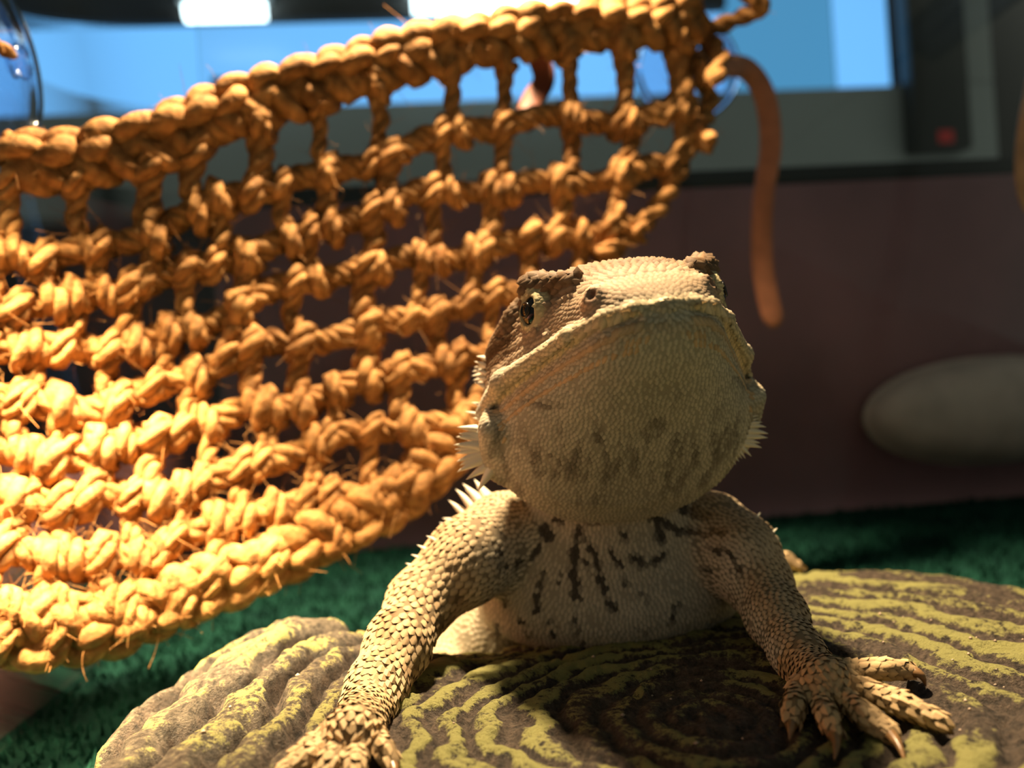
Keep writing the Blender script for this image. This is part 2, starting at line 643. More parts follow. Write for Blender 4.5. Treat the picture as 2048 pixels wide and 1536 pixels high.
def lathe(profile, c, ax, nseg=48):
    ax = norm(np.asarray(ax, float))
    t = np.array([0, 0, 1.0]) - ax * ax[2]
    t = norm(t)
    bb = np.cross(ax, t)
    prof = np.asarray(profile, float)
    a = np.linspace(0, 2 * np.pi, nseg, endpoint=False)
    V = c + prof[:, None, 1:2] * ax + prof[:, None, 0:1] * (np.cos(a)[None, :, None] * t + np.sin(a)[None, :, None] * bb)
    M = len(prof)
    V = V.reshape(-1, 3)
    i = np.arange(M - 1)[:, None] * nseg
    j = np.arange(nseg)[None, :]
    j2 = (j + 1) % nseg
    return V, np.stack([i + j, i + j2, i + nseg + j2, i + nseg + j], -1).reshape(-1, 4), np.zeros((0, 3), int)


def suction_cup(c, ax, R, label):
    e = empty('suction_cup')
    prof = [(0.001, 0.12), (R * .5, 0.10), (R * .86, 0.04), (R * .97, 0.0), (R, 0.03), (R * .98, 0.09), (R * .80, 0.20), (R * .55, 0.42), (R * .36, 0.62), (0.001, 0.7)]
    V, Q, T = lathe(prof, c, ax)
    make_mesh('cup', V, T, M_CLEAR, e, quads=Q)
    prof = [(0.001, 0.6), (R * .18, 0.62), (R * .15, 0.75), (R * .2, 0.86), (R * .18, 0.95), (0.001, 0.98)]
    V, Q, T = lathe(prof, c, ax, 32)
    make_mesh('knob', V, T, M_CLEAR, e, quads=Q)
    a_ = np.linspace(0, 2 * np.pi, 73)
    ax_ = norm(np.asarray(ax, float))
    bb_ = np.cross(ax_, np.array([0, 0, 1.0]))
    ring = c + ax_ * .14 + R * .93 * (np.cos(a_)[:, None] * np.array([0, 0, 1.0]) + np.sin(a_)[:, None] * bb_)
    V, Q, T = tube(ring, R * .075, 12, False)
    make_mesh('rim', V, None, M_RIM, e, quads=Q)
    tag(e, label, 'suction cup')
    return e


def on_left(px, py):
    u = (px - 1024) / F_PX
    v = (768 - py) / F_PX
    r = FV + u * RV + v * UV
    k = ((CORNER - CAM[:2]) @ EX) / (r[:2] @ EX)
    return CAM + r * k


def on_back(px, py):
    u = (px - 1024) / F_PX
    v = (768 - py) / F_PX
    r = FV + u * RV + v * UV
    k = ((CORNER - CAM[:2]) @ EY) / (r[:2] @ EY)
    return CAM + r * k


CUP_L = on_left(-22, 125)
CUP_R = on_back(1372, 138)
suction_cup(CUP_L, (EX[0], EX[1], 0), 2.5, 'clear round suction cup stuck to the left glass above the hammock edge')
suction_cup(CUP_R, (-EY[0], -EY[1], 0), 3.1, 'clear suction cup on the back glass behind the frayed hammock corner')

# invented oval ledge on back wall for an unidentified blur, half out of frame
lc = on_back(2010, 818)
e = empty('invented_ledge')
n1_, n2_ = 24, 48
uu, vv = np.meshgrid(np.linspace(0.02, np.pi / 2, n1_), np.linspace(0, 2 * np.pi, n2_, endpoint=False), indexing='ij')
sx, sz, sy = 8.6, 3.0, 3.4
loc_s = sx * np.sin(uu) * np.cos(vv)
loc_z = sz * np.sin(uu) * np.sin(vv) * (1 - 0.12 * np.cos(vv))
loc_t = -sy * np.cos(uu) ** 0.7
dz = 0.15 * fbm(np.stack([loc_s, loc_z, loc_t], -1), 0.8, 9)
V = lc + np.stack([EX[0] * loc_s + EY[0] * (loc_t - dz), EX[1] * loc_s + EY[1] * (loc_t - dz), loc_z], -1)
V = V.reshape(-1, 3)
i = np.arange(n1_ - 1)[:, None] * n2_
j = np.arange(n2_)[None, :]
j2 = (j + 1) % n2_
Q = np.stack([i + j, i + n2_ + j, i + n2_ + j2, i + j2], -1).reshape(-1, 4)
make_mesh('shell', V, np.array([[k, (k + 1) % n2_, 0] for k in range(1, n2_ - 1)]), M_LEDGE, e, quads=Q)
rim = np.array([lc + np.array([EX[0] * sx * math.cos(a), EX[1] * sx * math.cos(a), sz * math.sin(a) * (1 - 0.12 * math.cos(a))]) - np.array([EY[0], EY[1], 0]) * 0.08 for a in np.linspace(0, 2 * np.pi, 60)])
V, Q, T = tube(rim, 0.16, 6)
make_mesh('rim', V, T, M_LEDGE, e, quads=Q)
tag(e, 'invented smooth grey oval ledge for a pale blur on the maroon back wall above the green carpet', 'ledge')


# leather cords ------------------------------------------------------
def strap(pts, width, thick, name, mat, label, n=60, twist=0.3):
    c = resample(pts, n)
    T = norm(np.gradient(c, axis=0))
    vd = norm(c - CAM)
    S = norm(np.cross(T, vd))
    Nn = np.cross(S, T)
    prof = [(-1, -.3), (-.8, -1), (0, -1.15), (.8, -1), (1, -.3), (1, .3), (.8, 1), (0, 1.15), (-.8, 1), (-1, .3)]
    V = []
    for i in range(n):
        k = 1.0 if 1 < i < n - 2 else (0.8 if i in (1, n - 2) else 0.35)
        a = twist * math.sin(i / n * 7)
        s_ = S[i] * math.cos(a) + Nn[i] * math.sin(a)
        n_ = np.cross(T[i], s_)
        for (x, y) in prof:
            V.append(c[i] + s_ * x * width / 2 * k + n_ * y * thick / 2 * k)
    V = np.array(V)
    m_ = len(prof)
    i = np.arange(n - 1)[:, None] * m_
    j = np.arange(m_)[None, :]
    j2 = (j + 1) % m_
    Q = np.stack([i + j, i + j2, i + m_ + j2, i + m_ + j], -1).reshape(-1, 4)
    o = make_mesh(name, V, [[0, k + 1, k] for k in range(1, m_ - 1)] + [[(n - 1) * m_, (n - 1) * m_ + k, (n - 1) * m_ + k + 1] for k in range(1, m_ - 1)], mat, quads=Q)
    tag(o, label, 'cord')
    return o


strap([P(1395, 105, 31.0), P(1440, 128, 33.0), P(1495, 140, 35.5), P(1530, 195, 36), P(1541, 290, 36), P(1526, 400, 36), P(1524, 510, 36), P(1535, 590, 36), P(1552, 655, 36)],
      0.95, 0.22, 'leather_cord', M_LEATHER, 'brown leather cord hanging loose from the frayed hammock corner')
strap([P(1062, 62, 28.6), P(1075, 110, 29.2), P(1088, 160, 29.4), P(1062, 205, 29.4), P(1045, 262, 29.0)],
      0.8, 0.25, 'leather_cord', M_LEATHER3, 'short brown leather cord knotted behind the upper rope of the hammock', n=30)
CUP_N = on_back(2120, -150)
suction_cup(CUP_N, (-EY[0], -EY[1], 0), 2.2, 'clear suction cup on the back glass, holding the tan leather cord')
strap([CUP_N + np.array([-EY[0], -EY[1], 0]) * .9, P(2100, -100, 38), P(2085, 90, 34.5), P(2066, 200, 33), P(2052, 300, 33), P(2056, 380, 33), P(2085, 450, 33)],
      0.8, 0.25, 'leather_cord', M_LEATHER2, 'tan leather cord hanging near the grey window frame, mostly out of view')

# ================================================================== the stump
SC = np.array([2.9, 13.4])
RT = np.array([[-180, 10.6], [-150, 9.8], [-120, 8.4], [-90, 7.4], [-60, 8.2], [-30, 10.4], [0, 11.9], [20, 12.0], [40, 12.0], [60, 11.4], [76, 9.6],
               [92, 7.6], [110, 6.9], [128, 6.9], [135, 7.5], [139, 8.8], [142.5, 10.2], [147, 11.0], [153, 11.4], [160, 11.4], [180, 10.6]])


def rimR(th):
    d = np.degrees(th)
    r = np.interp(d, RT[:, 0], RT[:, 1])
    lum = np.exp(-((d - 128) / 22) ** 2)
    r = r + (np.abs(np.sin(np.radians(d) * 13.0 + 0.6 + 0.5 * np.sin(np.radians(d) * 5))) ** 0.6 - 0.6) * (np.where((d > 95) | (d < -140), 0.30, 0.12) + 0.25 * lum)
    return r


def top_z(x, y, detail=True):
    """relief of the stump's upper side; returns z, ridge, bark"""
    x = np.asarray(x, float)
    y = np.asarray(y, float)
    p = np.stack([x, y], -1)
    dx, dy = x - SC[0], y - SC[1]
    th = np.arctan2(dy, dx)
    R = rimR(th)
    r0 = np.hypot(dx, dy * 1.05)
    rr = np.hypot(dx, dy) / R
    left = np.clip((-dx - 5.6) / 2.5, 0, 1)
    z = 2.78 - (0.62 - 0.25 * np.clip(dx / 6, 0, 1)) * np.clip(rr, 0, 1.2) ** 3.2 + 0.30 * np.clip(-dx - 4, 0, 3) / 3 + 0.55 * np.exp(-((x + 5.6) / 1.5) ** 2 - ((y - 19.5) / 3.2) ** 2) \
        + 0.24 * np.exp(-((dx - 6.0) / 4) ** 2 - ((dy - 8.0) / 3.0) ** 2)
    if not detail:
        return z
    warp = (fbm(p, 0.35, 5) - 0.5) * 1.7 + (fbm(p, 1.3, 6) - 0.5) * 0.75
    rw = r0 + warp * np.clip(r0 / 3, 0.25, 1)
    ph = rw / (0.47 + 0.030 * np.clip(rw, 0, 14))
    g = 0.5 + 0.5 * np.cos(2 * np.pi * ph)
    prof = 1 - (1 - g) ** (2.0 + 1.2 * left)
    amp = 0.06 + 0.10 * np.clip(r0 / 3.5, 0, 1) + 0.46 * left + 0.03 * np.clip(r0 / 8, 0, 1)
    amp = amp * (0.7 + 0.6 * fbm(p, 0.6, 12))
    hgrain = (fbm(p, 5.0, 21) - 0.5) * 1.6 + (vnoise(p, 2.2, 61) - 0.5) * 1.6 * left
    pits = np.clip(vnoise(p, 1.6, 40) - 0.80, 0, 1) * 1.2
    z = z + amp * (prof - 0.6) + hgrain * 0.06 - pits * 0.5
    ridge = np.clip(np.clip(.62 + r0 / 9, 0, 1.05) * prof ** (1 + left) * (0.55 + 0.9 * fbm(p, 0.7, 35)) + 0.5 * (fbm(p, 1.1, 33) - 0.5), 0, 1)
    return z, ridge, left


def stump_surface():
    nth, nr = 860, 250
    th = np.linspace(-np.pi, np.pi, nth, endpoint=False)
    tr = np.concatenate([np.linspace(0.004, 1.0, nr), 1.0 + np.array([0.008, .016, .022, .026, .03, .034, .04, .05, .06])])
    R = rimR(th)
    drop = np.concatenate([np.zeros(nr), np.array([.10, .25, .42, .58, .72, .84, .93, 1.0, 1.0])])
    rad = R[None, :] * np.minimum(tr, 1.06)[:, None]
    X = SC[0] + rad * np.cos(th)[None, :]
    Y = SC[1] + rad * np.sin(th)[None, :]
    Z, rg, bk = top_z(X, Y)
    edge = np.clip((tr - 0.93) / 0.07, 0, 1)[:, None]
    Z = Z - 0.35 * edge ** 2
    zz = Z * (1 - drop)[:, None] + (-0.06) * drop[:, None]
    wob = (fbm(np.stack([np.cos(th)[None, :] * 6 + 0 * zz, np.sin(th)[None, :] * 6 + 0 * zz, zz], -1), 1.2, 77) - 0.5) * 0.5 * (drop[:, None] > 0) * np.minimum(1, drop * 5)[:, None]
    X = X + wob * np.cos(th)[None, :]
    Y = Y + wob * np.sin(th)[None, :]
    V = np.stack([X, Y, zz], -1).reshape(-1, 3)
    M = len(tr)
    i = np.arange(M - 1)[:, None] * nth
    j = np.arange(nth)[None, :]
    j2 = (j + 1) % nth
    Q = np.stack([i + j, i + nth + j, i + nth + j2, i + j2], -1).reshape(-1, 4)
    rg = rg * (1 - 0.6 * drop[:, None])
    c0 = V[:nth].mean(0)
    V = np.concatenate([V, c0[None]])
    T = np.stack([np.full(nth, len(V) - 1), np.arange(nth), (np.arange(nth) + 1) % nth], -1)
    rg = np.append(rg.ravel(), 0.3)
    bk = np.append(np.clip(bk + (drop[:, None] > 0) * 0.6, 0, 1).ravel(), 0)
    return V, Q, T, rg, bk


V, Q, T, rg, bk = stump_surface()
st = make_mesh('tree_stump_hide', V, T, M_STUMP, quads=Q, attrs={'ridge': rg, 'bark': bk})
tag(st, 'brown resin tree stump hide with yellow painted growth rings under the lizard', 'stump')


# grains of sand lying on the stump
ng_ = 130
ga, gr = rng.uniform(0, 2 * np.pi, ng_), 9.0 * np.sqrt(rng.random(ng_))
gx, gy = SC[0] + gr * np.cos(ga), SC[1] + gr * np.sin(ga) * .8
gz_ = top_z(gx, gy)[0]
gs = rng.uniform(.02, .055, ng_)
octv_ = np.array([(1, 0, 0), (0, 1, 0), (-1, 0, 0), (0, -1, 0), (0, 0, .8), (0, 0, -.8)])
octf_ = np.array([(0, 1, 4), (1, 2, 4), (2, 3, 4), (3, 0, 4), (1, 0, 5), (2, 1, 5), (3, 2, 5), (0, 3, 5)])
V = (np.stack([gx, gy, gz_ + gs * .3], -1)[:, None, :] + octv_[None] * gs[:, None, None] * rng.uniform(.7, 1.3, (ng_, 6, 1))).reshape(-1, 3)
make_mesh('sand_grains', V, (np.arange(ng_)[:, None, None] * 6 + octf_[None]).reshape(-1, 3), plain('sand', (.50, .36, .26), .7, .3, 80), st, smooth=False, kind='stuff')


def ground(x, y):
    return float(top_z(np.array([x]), np.array([y]), False)[0])


def GS(px, py, lift):
    """photo pixel on the stump's smooth upper side plus lift"""
    z = 2.6
    for _ in range(6):
        q = G(px, py, z + lift)
        z = ground(q[0], q[1])
    return G(px, py, z + lift)


# ================================================================== bearded dragon
H0 = np.array([2.18, 17.15, CAM_Z - 0.10])
PS, TH = math.radians(5.0), math.radians(14.0)
HF = np.array([math.sin(PS) * math.cos(TH), -math.cos(PS) * math.cos(TH), math.sin(TH)])
HL = np.array([math.cos(PS), math.sin(PS), 0.0])
HU = np.array([-math.sin(PS) * math.sin(TH), math.cos(PS) * math.sin(TH), math.cos(TH)])
RO = math.radians(3.0)                      # head tipped a little to its right
HL, HU = HL * math.cos(RO) + HU * math.sin(RO), HU * math.cos(RO) - HL * math.sin(RO)
HM = np.stack([HF, HL, HU])                 # world -> local rows


def hl(x, y, z):
    return H0 + HF * x + HL * y + HU * z


TX = np.array([-1.8, -1.2, -0.5, 0.2, 1.0, 1.6, 2.1, 2.7, 3.2, 3.7, 4.0, 4.2, 4.35, 4.42, 4.46])
TW = np.array([2.3, 2.62, 2.82, 2.75, 2.42, 2.14, 1.90, 1.60, 1.38, 1.16, .98, .78, .55, .36, .10])
TT = np.array([1.5, 1.75, 1.95, 2.04, 2.04, 2.0, 1.90, 1.64, 1.34, 1.05, .82, .62, .42, .30, .12])
TB = np.array([2.5, 2.85, 2.88, 2.62, 2.15, 1.80, 1.50, 1.20, .95, .72, .55, .42, .30, .2, .1])
TC = np.array([-.75, -.85, -.9, -.75, -.5, -.35, -.22, -.12, -.06, -.02, 0, 0, 0, 0, 0])


def head_sdf(p):
    q = (p - H0) @ HM.T
    x, y, z = q[..., 0], q[..., 1], q[..., 2]
    w = np.interp(x, TX, TW)
    t = np.interp(x, TX, TT)
    bt = np.interp(x, TX, TB)
    zc = np.interp(x, TX, TC)
    up = z > zc
    h = np.where(up, t - zc, bt + zc)
    pz = np.where(up, 3.0, 2.15)
    # cheeks pull in above the mouth line towards the flat skull roof
    e = ((np.abs(y) / w) ** pz + (np.abs(z - zc) / np.maximum(h, .05)) ** pz) ** (1 / pz)
    f = (e - 1) * np.minimum(w, np.maximum(h, .08))
    f = np.maximum(f, x - 4.47)
    f = np.maximum(f, -1.75 - x)
    return f


def head_side(x, z):
    w, t, bt, zc = (np.interp(x, TX, A) for A in (TW, TT, TB, TC))
    h = (t - zc) if z > zc else (bt + zc)
    pz = 3.0 if z > zc else 2.15
    return w * max(0.0, 1 - (abs(z - zc) / h) ** pz) ** (1 / pz)


prims = []     # (kind, params, k, region, direction)


def cap(a, b, ra, rb, k, reg, dirv=None):
    a, b = np.asarray(a, float), np.asarray(b, float)
    d = norm(b - a) if dirv is None else norm(np.asarray(dirv, float))
    prims.append(('cap', (a, b, ra, rb), k, reg, d))


def ell(c, r, axes, k, reg, dirv):
    prims.append(('ell', (np.asarray(c, float), np.asarray(r, float), np.asarray(axes, float)), k, reg, norm(np.asarray(dirv, float))))


def sub_cap(a, b, ra, rb, k):
    prims.append(('subcap', (np.asarray(a, float), np.asarray(b, float), ra, rb), k, None, None))


def sub_ell(c, r, axes, k):
    prims.append(('subell', (np.asarray(c, float), np.asarray(r, float), np.asarray(axes, float)), k, None, None))


def chain(pts, k, reg):
    """pts: list of (point, radius)"""
    for (a, ra), (b, rb) in zip(pts[:-1], pts[1:]):
        cap(a, b, ra, rb, k, reg)


def R_(rpx, d):
    return rpx * d / F_PX


I3 = np.eye(3)
BACK = np.array([0, 1, -0.15])
DOWN = np.array([0, 0.25, -1.0])
# torso: from the shoulders back over the stump's rear edge, tail behind
ell(P(1225, 1120, 19.3), (2.95, 1.9, 2.05), I3, .5, 'chest', DOWN)
ell(P(1215, 1190, 19.6), (3.1, 2.3, 1.15), I3, .8, 'chest', DOWN)
ell(np.array([2.3, 23.0, 4.2]), (3.5, 4.0, 1.75), I3, .8, 'flank', BACK)
ell(np.array([2.2, 27.2, 3.4]), (2.6, 3.6, 1.6), I3, .8, 'flank', BACK)
cap((2.2, 30, 2.6), (1.8, 38.5, 0.65), 1.35, .45, .6, 'flank')
# neck
cap(hl(-1.5, 0, -.3), P(1210, 1060, 19.6), 1.9, 2.2, .5, 'neck', DOWN)
# head
prims.append(('head', None, .12, 'head', -HF))
for sgn in (-1, 1):
    # brow ridge, eye bulge, cheek fold, snout ridge
    cap(hl(3.05, sgn * 1.10, 1.26), hl(1.9, sgn * 1.66, 1.62), .14, .24, .22, 'head', -HF)
    cap(hl(1.9, sgn * 1.66, 1.62), hl(.7, sgn * 1.72, 1.52), .24, .20, .3, 'head', -HF)
    ell(hl(1.95, sgn * 1.56, 1.06), (.55, .50, .48), HM, .12, 'lid', -HF)
    # pale lip ridge with folds above it
    cap(hl(4.0, sgn * .92, .16), hl(3.2, sgn * 1.38, .14), .10, .17, .12, 'head', -HF)
    cap(hl(4.0, sgn * .92, .16), hl(4.34, sgn * .5, .14), .10, .10, .12, 'head', -HF)
    cap(hl(4.34, sgn * .5, .14), hl(4.44, 0, .13), .10, .09, .12, 'head', -HF)
    cap(hl(3.2, sgn * 1.38, .14), hl(1.0, sgn * 2.44, .02), .17, .22, .12, 'head', -HF)
    cap(hl(1.0, sgn * 2.44, .02), hl(-.2, sgn * 2.76, -.30), .22, .24, .2, 'head', -HF)
    cap(hl(2.5, sgn * 1.66, .42), hl(.5, sgn * 2.48, .32), .10, .14, .08, 'head', -HF)
    cap(hl(2.2, sgn * 1.78, .62), hl(.3, sgn * 2.46, .58), .08, .12, .08, 'head', -HF)
    ell(hl(3.70, sgn * .92, .60), (.27, .24, .24), HM, .12, 'head', -HF)
    # temple ridge
    cap(hl(1.0, sgn * 2.0, 1.35), hl(-.7, sgn * 2.45, .75), .24, .30, .25, 'temple', -HF)
    # beard flange
    cap(hl(.4, sgn * 2.72, -.75), hl(-.5, sgn * 2.62, -1.35), .30, .34, .35, 'throat', -HF)

# fore legs -----------------------------------------------------------
REGA = 'arm'
chain([(P(1010, 1075, 18.7), 1.05), (P(935, 1122, 17.9), .88), (P(842, 1205, 17.2), .66)], .35, REGA)
chain([(P(842, 1205, 17.2), .66), (P(797, 1290, 16.0), .60), (P(752, 1378, 14.9), .50), (P(735, 1418, 14.3), .44)], .3, REGA)
LW = P(735, 1418, 14.3)
chain([(P(1420, 1075, 18.6), 1.05), (P(1475, 1110, 17.9), .86), (P(1515, 1165, 17.4), .66)], .35, REGA)
chain([(P(1515, 1165, 17.4), .66), (P(1553, 1235, 16.3), .56), (P(1590, 1300, 15.2), .44), (P(1612, 1332, 14.7), .40)], .3, REGA)
RW = P(1612, 1332, 14.7)
# hands: palm then toes lying on the stump
claws = []


def hand(wrist, palm, toes):
    cap(wrist, palm, .42, .40, .25, 'hand')
    for tz in toes:
        pts = []
        for (px, py, lift, r) in tz['p']:
            pts.append((GS(px, py, lift), r * .92))
        b0 = pts[0]
        cap(palm, b0[0], .34, b0[1] * 1.15, .14, 'hand')
        chain(pts, .05, 'toe')
        c = [GS(*q) for q in tz['c']]
        claws.append(([pts[-1][0]] + c, pts[-1][1]))


RP = GS(1652, 1368, .40)
hand(RW, RP, [
    dict(p=[(1600, 1378, .30, .19), (1588, 1412, .30, .19), (1584, 1440, .17, .16)], c=[(1582, 1460, .14), (1579, 1482, .03)]),
    dict(p=[(1634, 1392, .30, .19), (1654, 1432, .30, .18), (1668, 1464, .17, .15)], c=[(1673, 1490, .14), (1669, 1520, .03)]),
    dict(p=[(1683, 1392, .30, .20), (1730, 1432, .30, .19), (1775, 1463, .17, .16)], c=[(1797, 1490, .14), (1811, 1524, .03)]),
    dict(p=[(1722, 1380, .30, .20), (1804, 1408, .30, .20), (1880, 1444, .17, .16)], c=[(1894, 1455, .12), (1908, 1470, .03)]),
    dict(p=[(1700, 1345, .34, .20), (1765, 1338, .40, .19), (1815, 1340, .30, .16)], c=[(1842, 1350, .28), (1852, 1372, .06)]),
])
LP = GS(706, 1468, .42)
hand(LW, LP, [
    dict(p=[(745, 1472, .32, .19), (768, 1500, .30, .18), (782, 1526, .17, .16)], c=[(790, 1546, .14), (792, 1566, .03)]),
    dict(p=[(716, 1492, .32, .20), (709, 1530, .30, .19), (704, 1570, .17, .16)], c=[(702, 1592, .14), (700, 1620, .03)]),
    dict(p=[(684, 1492, .32, .20), (660, 1525, .30, .19), (640, 1562, .17, .16)], c=[(628, 1585, .14), (620, 1612, .03)]),
    dict(p=[(664, 1484, .32, .20), (620, 1515, .30, .19), (572, 1545, .17, .16)], c=[(550, 1560, .14), (532, 1580, .03)]),
    dict(p=[(662, 1470, .32, .19), (628, 1492, .30, .18), (596, 1512, .17, .15)], c=[(580, 1522, .14), (566, 1538, .03)]),
])
# hind legs
HK = P(905, 1268, 21.5)
chain([(np.array([.5, 25.0, 4.2]), 1.1), (HK, .78), (P(900, 1320, 20.8), .62), (P(915, 1350, 19.9), .42)], .35, 'flank')
ell(P(985, 1262, 20.6), (.95, 1.2, 1.0), I3, .5, 'flank', BACK)
HK2 = P(1455, 1235, 21.8)
chain([(np.array([4.4, 25.0, 3.9]), 1.0), (HK2, .7), (P(1490, 1215, 23.5), .5), (P(1540, 1132, 23.2), .32)], .35, 'flank')
chain([(P(1540, 1132, 23.2), .32), (P(1572, 1122, 22.6), .26), (P(1600, 1135, 22.3), .10)], .12, 'toe')

# carving: mouth line, nostrils, eye openings ---------------------------
mouth = []
for sgn in (-1, 1):
    pl = []
    for x in np.linspace(4.40, .35, 16):
        z = -.02 - .035 * (4.4 - x) - .004 * (4.4 - x) ** 3
        pl.append(hl(x, sgn * (head_side(x, z) + .06), z))
    mouth.append(pl)
    for a, b_ in zip(pl[:-1], pl[1:]):
        sub_cap(a, b_, .075, .075, .05)
    sub_ell(hl(3.88, sgn * 1.06, .64), (.10, .10, .08), HM, .05)
EYE = {}
for sgn in (-1, 1):
    nd = norm(HF * .42 + HL * sgn * .90 + HU * .06)
    ec = hl(1.95, sgn * 1.56, 1.06)
    ax3 = np.stack([norm(HF - nd * (HF @ nd)), nd, norm(np.cross(norm(HF - nd * (HF @ nd)), nd))])
    sub_ell(ec + nd * .50, (.29, .32, .31), ax3, .05)
    EYE[sgn] = (ec + nd * .10, nd, ax3)


def prim_eval(pr, p):
    kind, a = pr[0], pr[1]
    if kind == 'head':
        return head_sdf(p)
    if kind in ('cap', 'subcap'):
        A, B, ra, rb = a
        ba = B - A
        t = np.clip(((p - A) @ ba) / (ba @ ba), 0, 1)
        return np.linalg.norm(p - A - t[..., None] * ba, axis=-1) - (ra + (rb - ra) * t)
    c, r, ax = a
    q = (p - c) @ ax.T
    k0 = np.linalg.norm(q / r, axis=-1)
    k1 = np.linalg.norm(q / (r * r), axis=-1)
    return k0 * (k0 - 1) / (k1 + 1e-9)


def prim_box(pr):
    kind, a = pr[0], pr[1]
    if kind == 'head':
        pts = np.array([hl(x, y, z) for x in (-1.9, 4.6) for y in (-3, 3) for z in (-2.8, 2.3)])
        return pts.min(0), pts.max(0)
    if kind in ('cap', 'subcap'):
        A, B, ra, rb = a
        r = max(ra, rb)
        return np.minimum(A, B) - r, np.maximum(A, B) + r
    c, r, ax = a
    ext = np.sqrt(((ax * r[:, None]) ** 2).sum(0))
    return c - ext, c + ext


def combine(D, d, pr):
    k = pr[2]
    if pr[0].startswith('sub'):
        h = np.clip(.5 - .5 * (D + d) / k, 0, 1)
        return D + (-d - D) * h + k * h * (1 - h)
    h = np.clip(.5 + .5 * (D - d) / k, 0, 1)
    return D + (d - D) * h - k * h * (1 - h)


def sdf(p):
    D = np.full(p.shape[:-1], 9.0)
    for pr in prims:
        D = combine(D, prim_eval(pr, p), pr)
    return D


def sdf_grad(p, e=0.02):
    g = np.zeros_like(p)
    for a in range(3):
        o = np.zeros(3)
        o[a] = e
        g[..., a] = (sdf(p + o) - sdf(p - o)) / (2 * e)
    return g


def to_surface(p, it=3):
    for _ in range(it):
        g = sdf_grad(p)
        f = sdf(p)
        p = p - g * (f / np.maximum((g * g).sum(-1), .05))[..., None]
    return p


def build_body():
    h = 0.055
    xs = np.arange(-5.2, 10.4, h)
    ys = [9.6]
    while ys[-1] < 40:
        ys.append(ys[-1] + (h if ys[-1] < 19.5 else min(.22, h + (ys[-1] - 19.5) * .04)))
    ys = np.array(ys)
    zs = np.arange(-.1, 11.4, h)
    D = np.full((len(xs), len(ys), len(zs)), 2.0, dtype=np.float32)
    for pr in prims:
        lo, hi = prim_box(pr)
        mg = pr[2] + .12
        sl = []
        for A, l, u in ((xs, lo[0], hi[0]), (ys, lo[1], hi[1]), (zs, lo[2], hi[2])):
            sl.append(slice(int(np.searchsorted(A, l - mg)), int(np.searchsorted(A, u + mg))))
        X, Y, Z = np.meshgrid(xs[sl[0]], ys[sl[1]], zs[sl[2]], indexing='ij')
        if X.size == 0:
            continue
        d = prim_eval(pr, np.stack([X, Y, Z], -1))
        D[tuple(sl)] = combine(D[tuple(sl)], d, pr)
    s = D < 0
    cnt = np.zeros(tuple(np.array(D.shape) - 1), dtype=np.int8)
    for a in (0, 1):
        for b_ in (0, 1):
            for c in (0, 1):
                cnt += s[a:a + cnt.shape[0], b_:b_ + cnt.shape[1], c:c + cnt.shape[2]]
    act = (cnt > 0) & (cnt < 8)
    ijk = np.argwhere(act)
    idx = np.full(act.shape, -1, dtype=np.int32)
    idx[act] = np.arange(len(ijk))
    offs = np.array([(a, b_, c) for a in (0, 1) for b_ in (0, 1) for c in (0, 1)])
    cv = np.stack([D[ijk[:, 0] + o[0], ijk[:, 1] + o[1], ijk[:, 2] + o[2]] for o in offs], 1)
    cp = np.stack([np.stack([xs[ijk[:, 0] + o[0]], ys[ijk[:, 1] + o[1]], zs[ijk[:, 2] + o[2]]], -1) for o in offs], 1)
    acc = np.zeros((len(ijk), 3))
    num = np.zeros(len(ijk))
    for i in range(8):
        for j in range(i + 1, 8):
            if np.abs(offs[i] - offs[j]).sum() != 1:
                continue
            a, b_ = cv[:, i], cv[:, j]
            mk = (a < 0) != (b_ < 0)
            t = np.where(mk, a / np.where(mk, a - b_, 1), 0)
            acc += np.where(mk[:, None], cp[:, i] + t[:, None] * (cp[:, j] - cp[:, i]), 0)
            num += mk
    V = acc / num[:, None]
    Qs = []
    for ax in range(3):
        o1, o2 = (ax + 1) % 3, (ax + 2) % 3
        sa = [slice(1, -1)] * 3
        sb = [slice(1, -1)] * 3
        sa[ax] = slice(0, -1)
        sb[ax] = slice(1, None)
        A, B = s[tuple(sa)], s[tuple(sb)]
        ch = np.argwhere(A != B)
        base = ch.copy()
        base[:, o1] += 1
        base[:, o2] += 1
        ins = A[ch[:, 0], ch[:, 1], ch[:, 2]]
        qs = []
        for d1, d2 in ((-1, -1), (0, -1), (0, 0), (-1, 0)):
            c = base.copy()
            c[:, o1] += d1
            c[:, o2] += d2
            qs.append(idx[c[:, 0], c[:, 1], c[:, 2]])
        q = np.stack(qs, -1)
        q[~ins] = q[~ins][:, ::-1]
        Qs.append(q)
    Q = np.concatenate(Qs)
    return V, Q


BV, BQ = build_body()


def region_of(p):
    best = np.full(len(p), 1e9)
    reg = np.zeros(len(p), dtype=int)
    for i, pr in enumerate(prims):
        if pr[0].startswith('sub'):
            continue
        d = prim_eval(pr, p)
        mk = d < best
        best[mk] = d[mk]
        reg[mk] = i
    return reg


# pigment --------------------------------------------------------------
def seg_dist(px, py, pl):
    best = np.full(px.shape, 1e9)
    for (x0, y0), (x1, y1) in zip(pl[:-1], pl[1:]):
        dx, dy = x1 - x0, y1 - y0
        t = np.clip(((px - x0) * dx + (py - y0) * dy) / (dx * dx + dy * dy + 1e-9), 0, 1)
        best = np.minimum(best, np.hypot(px - x0 - t * dx, py - y0 - t * dy))
    return best


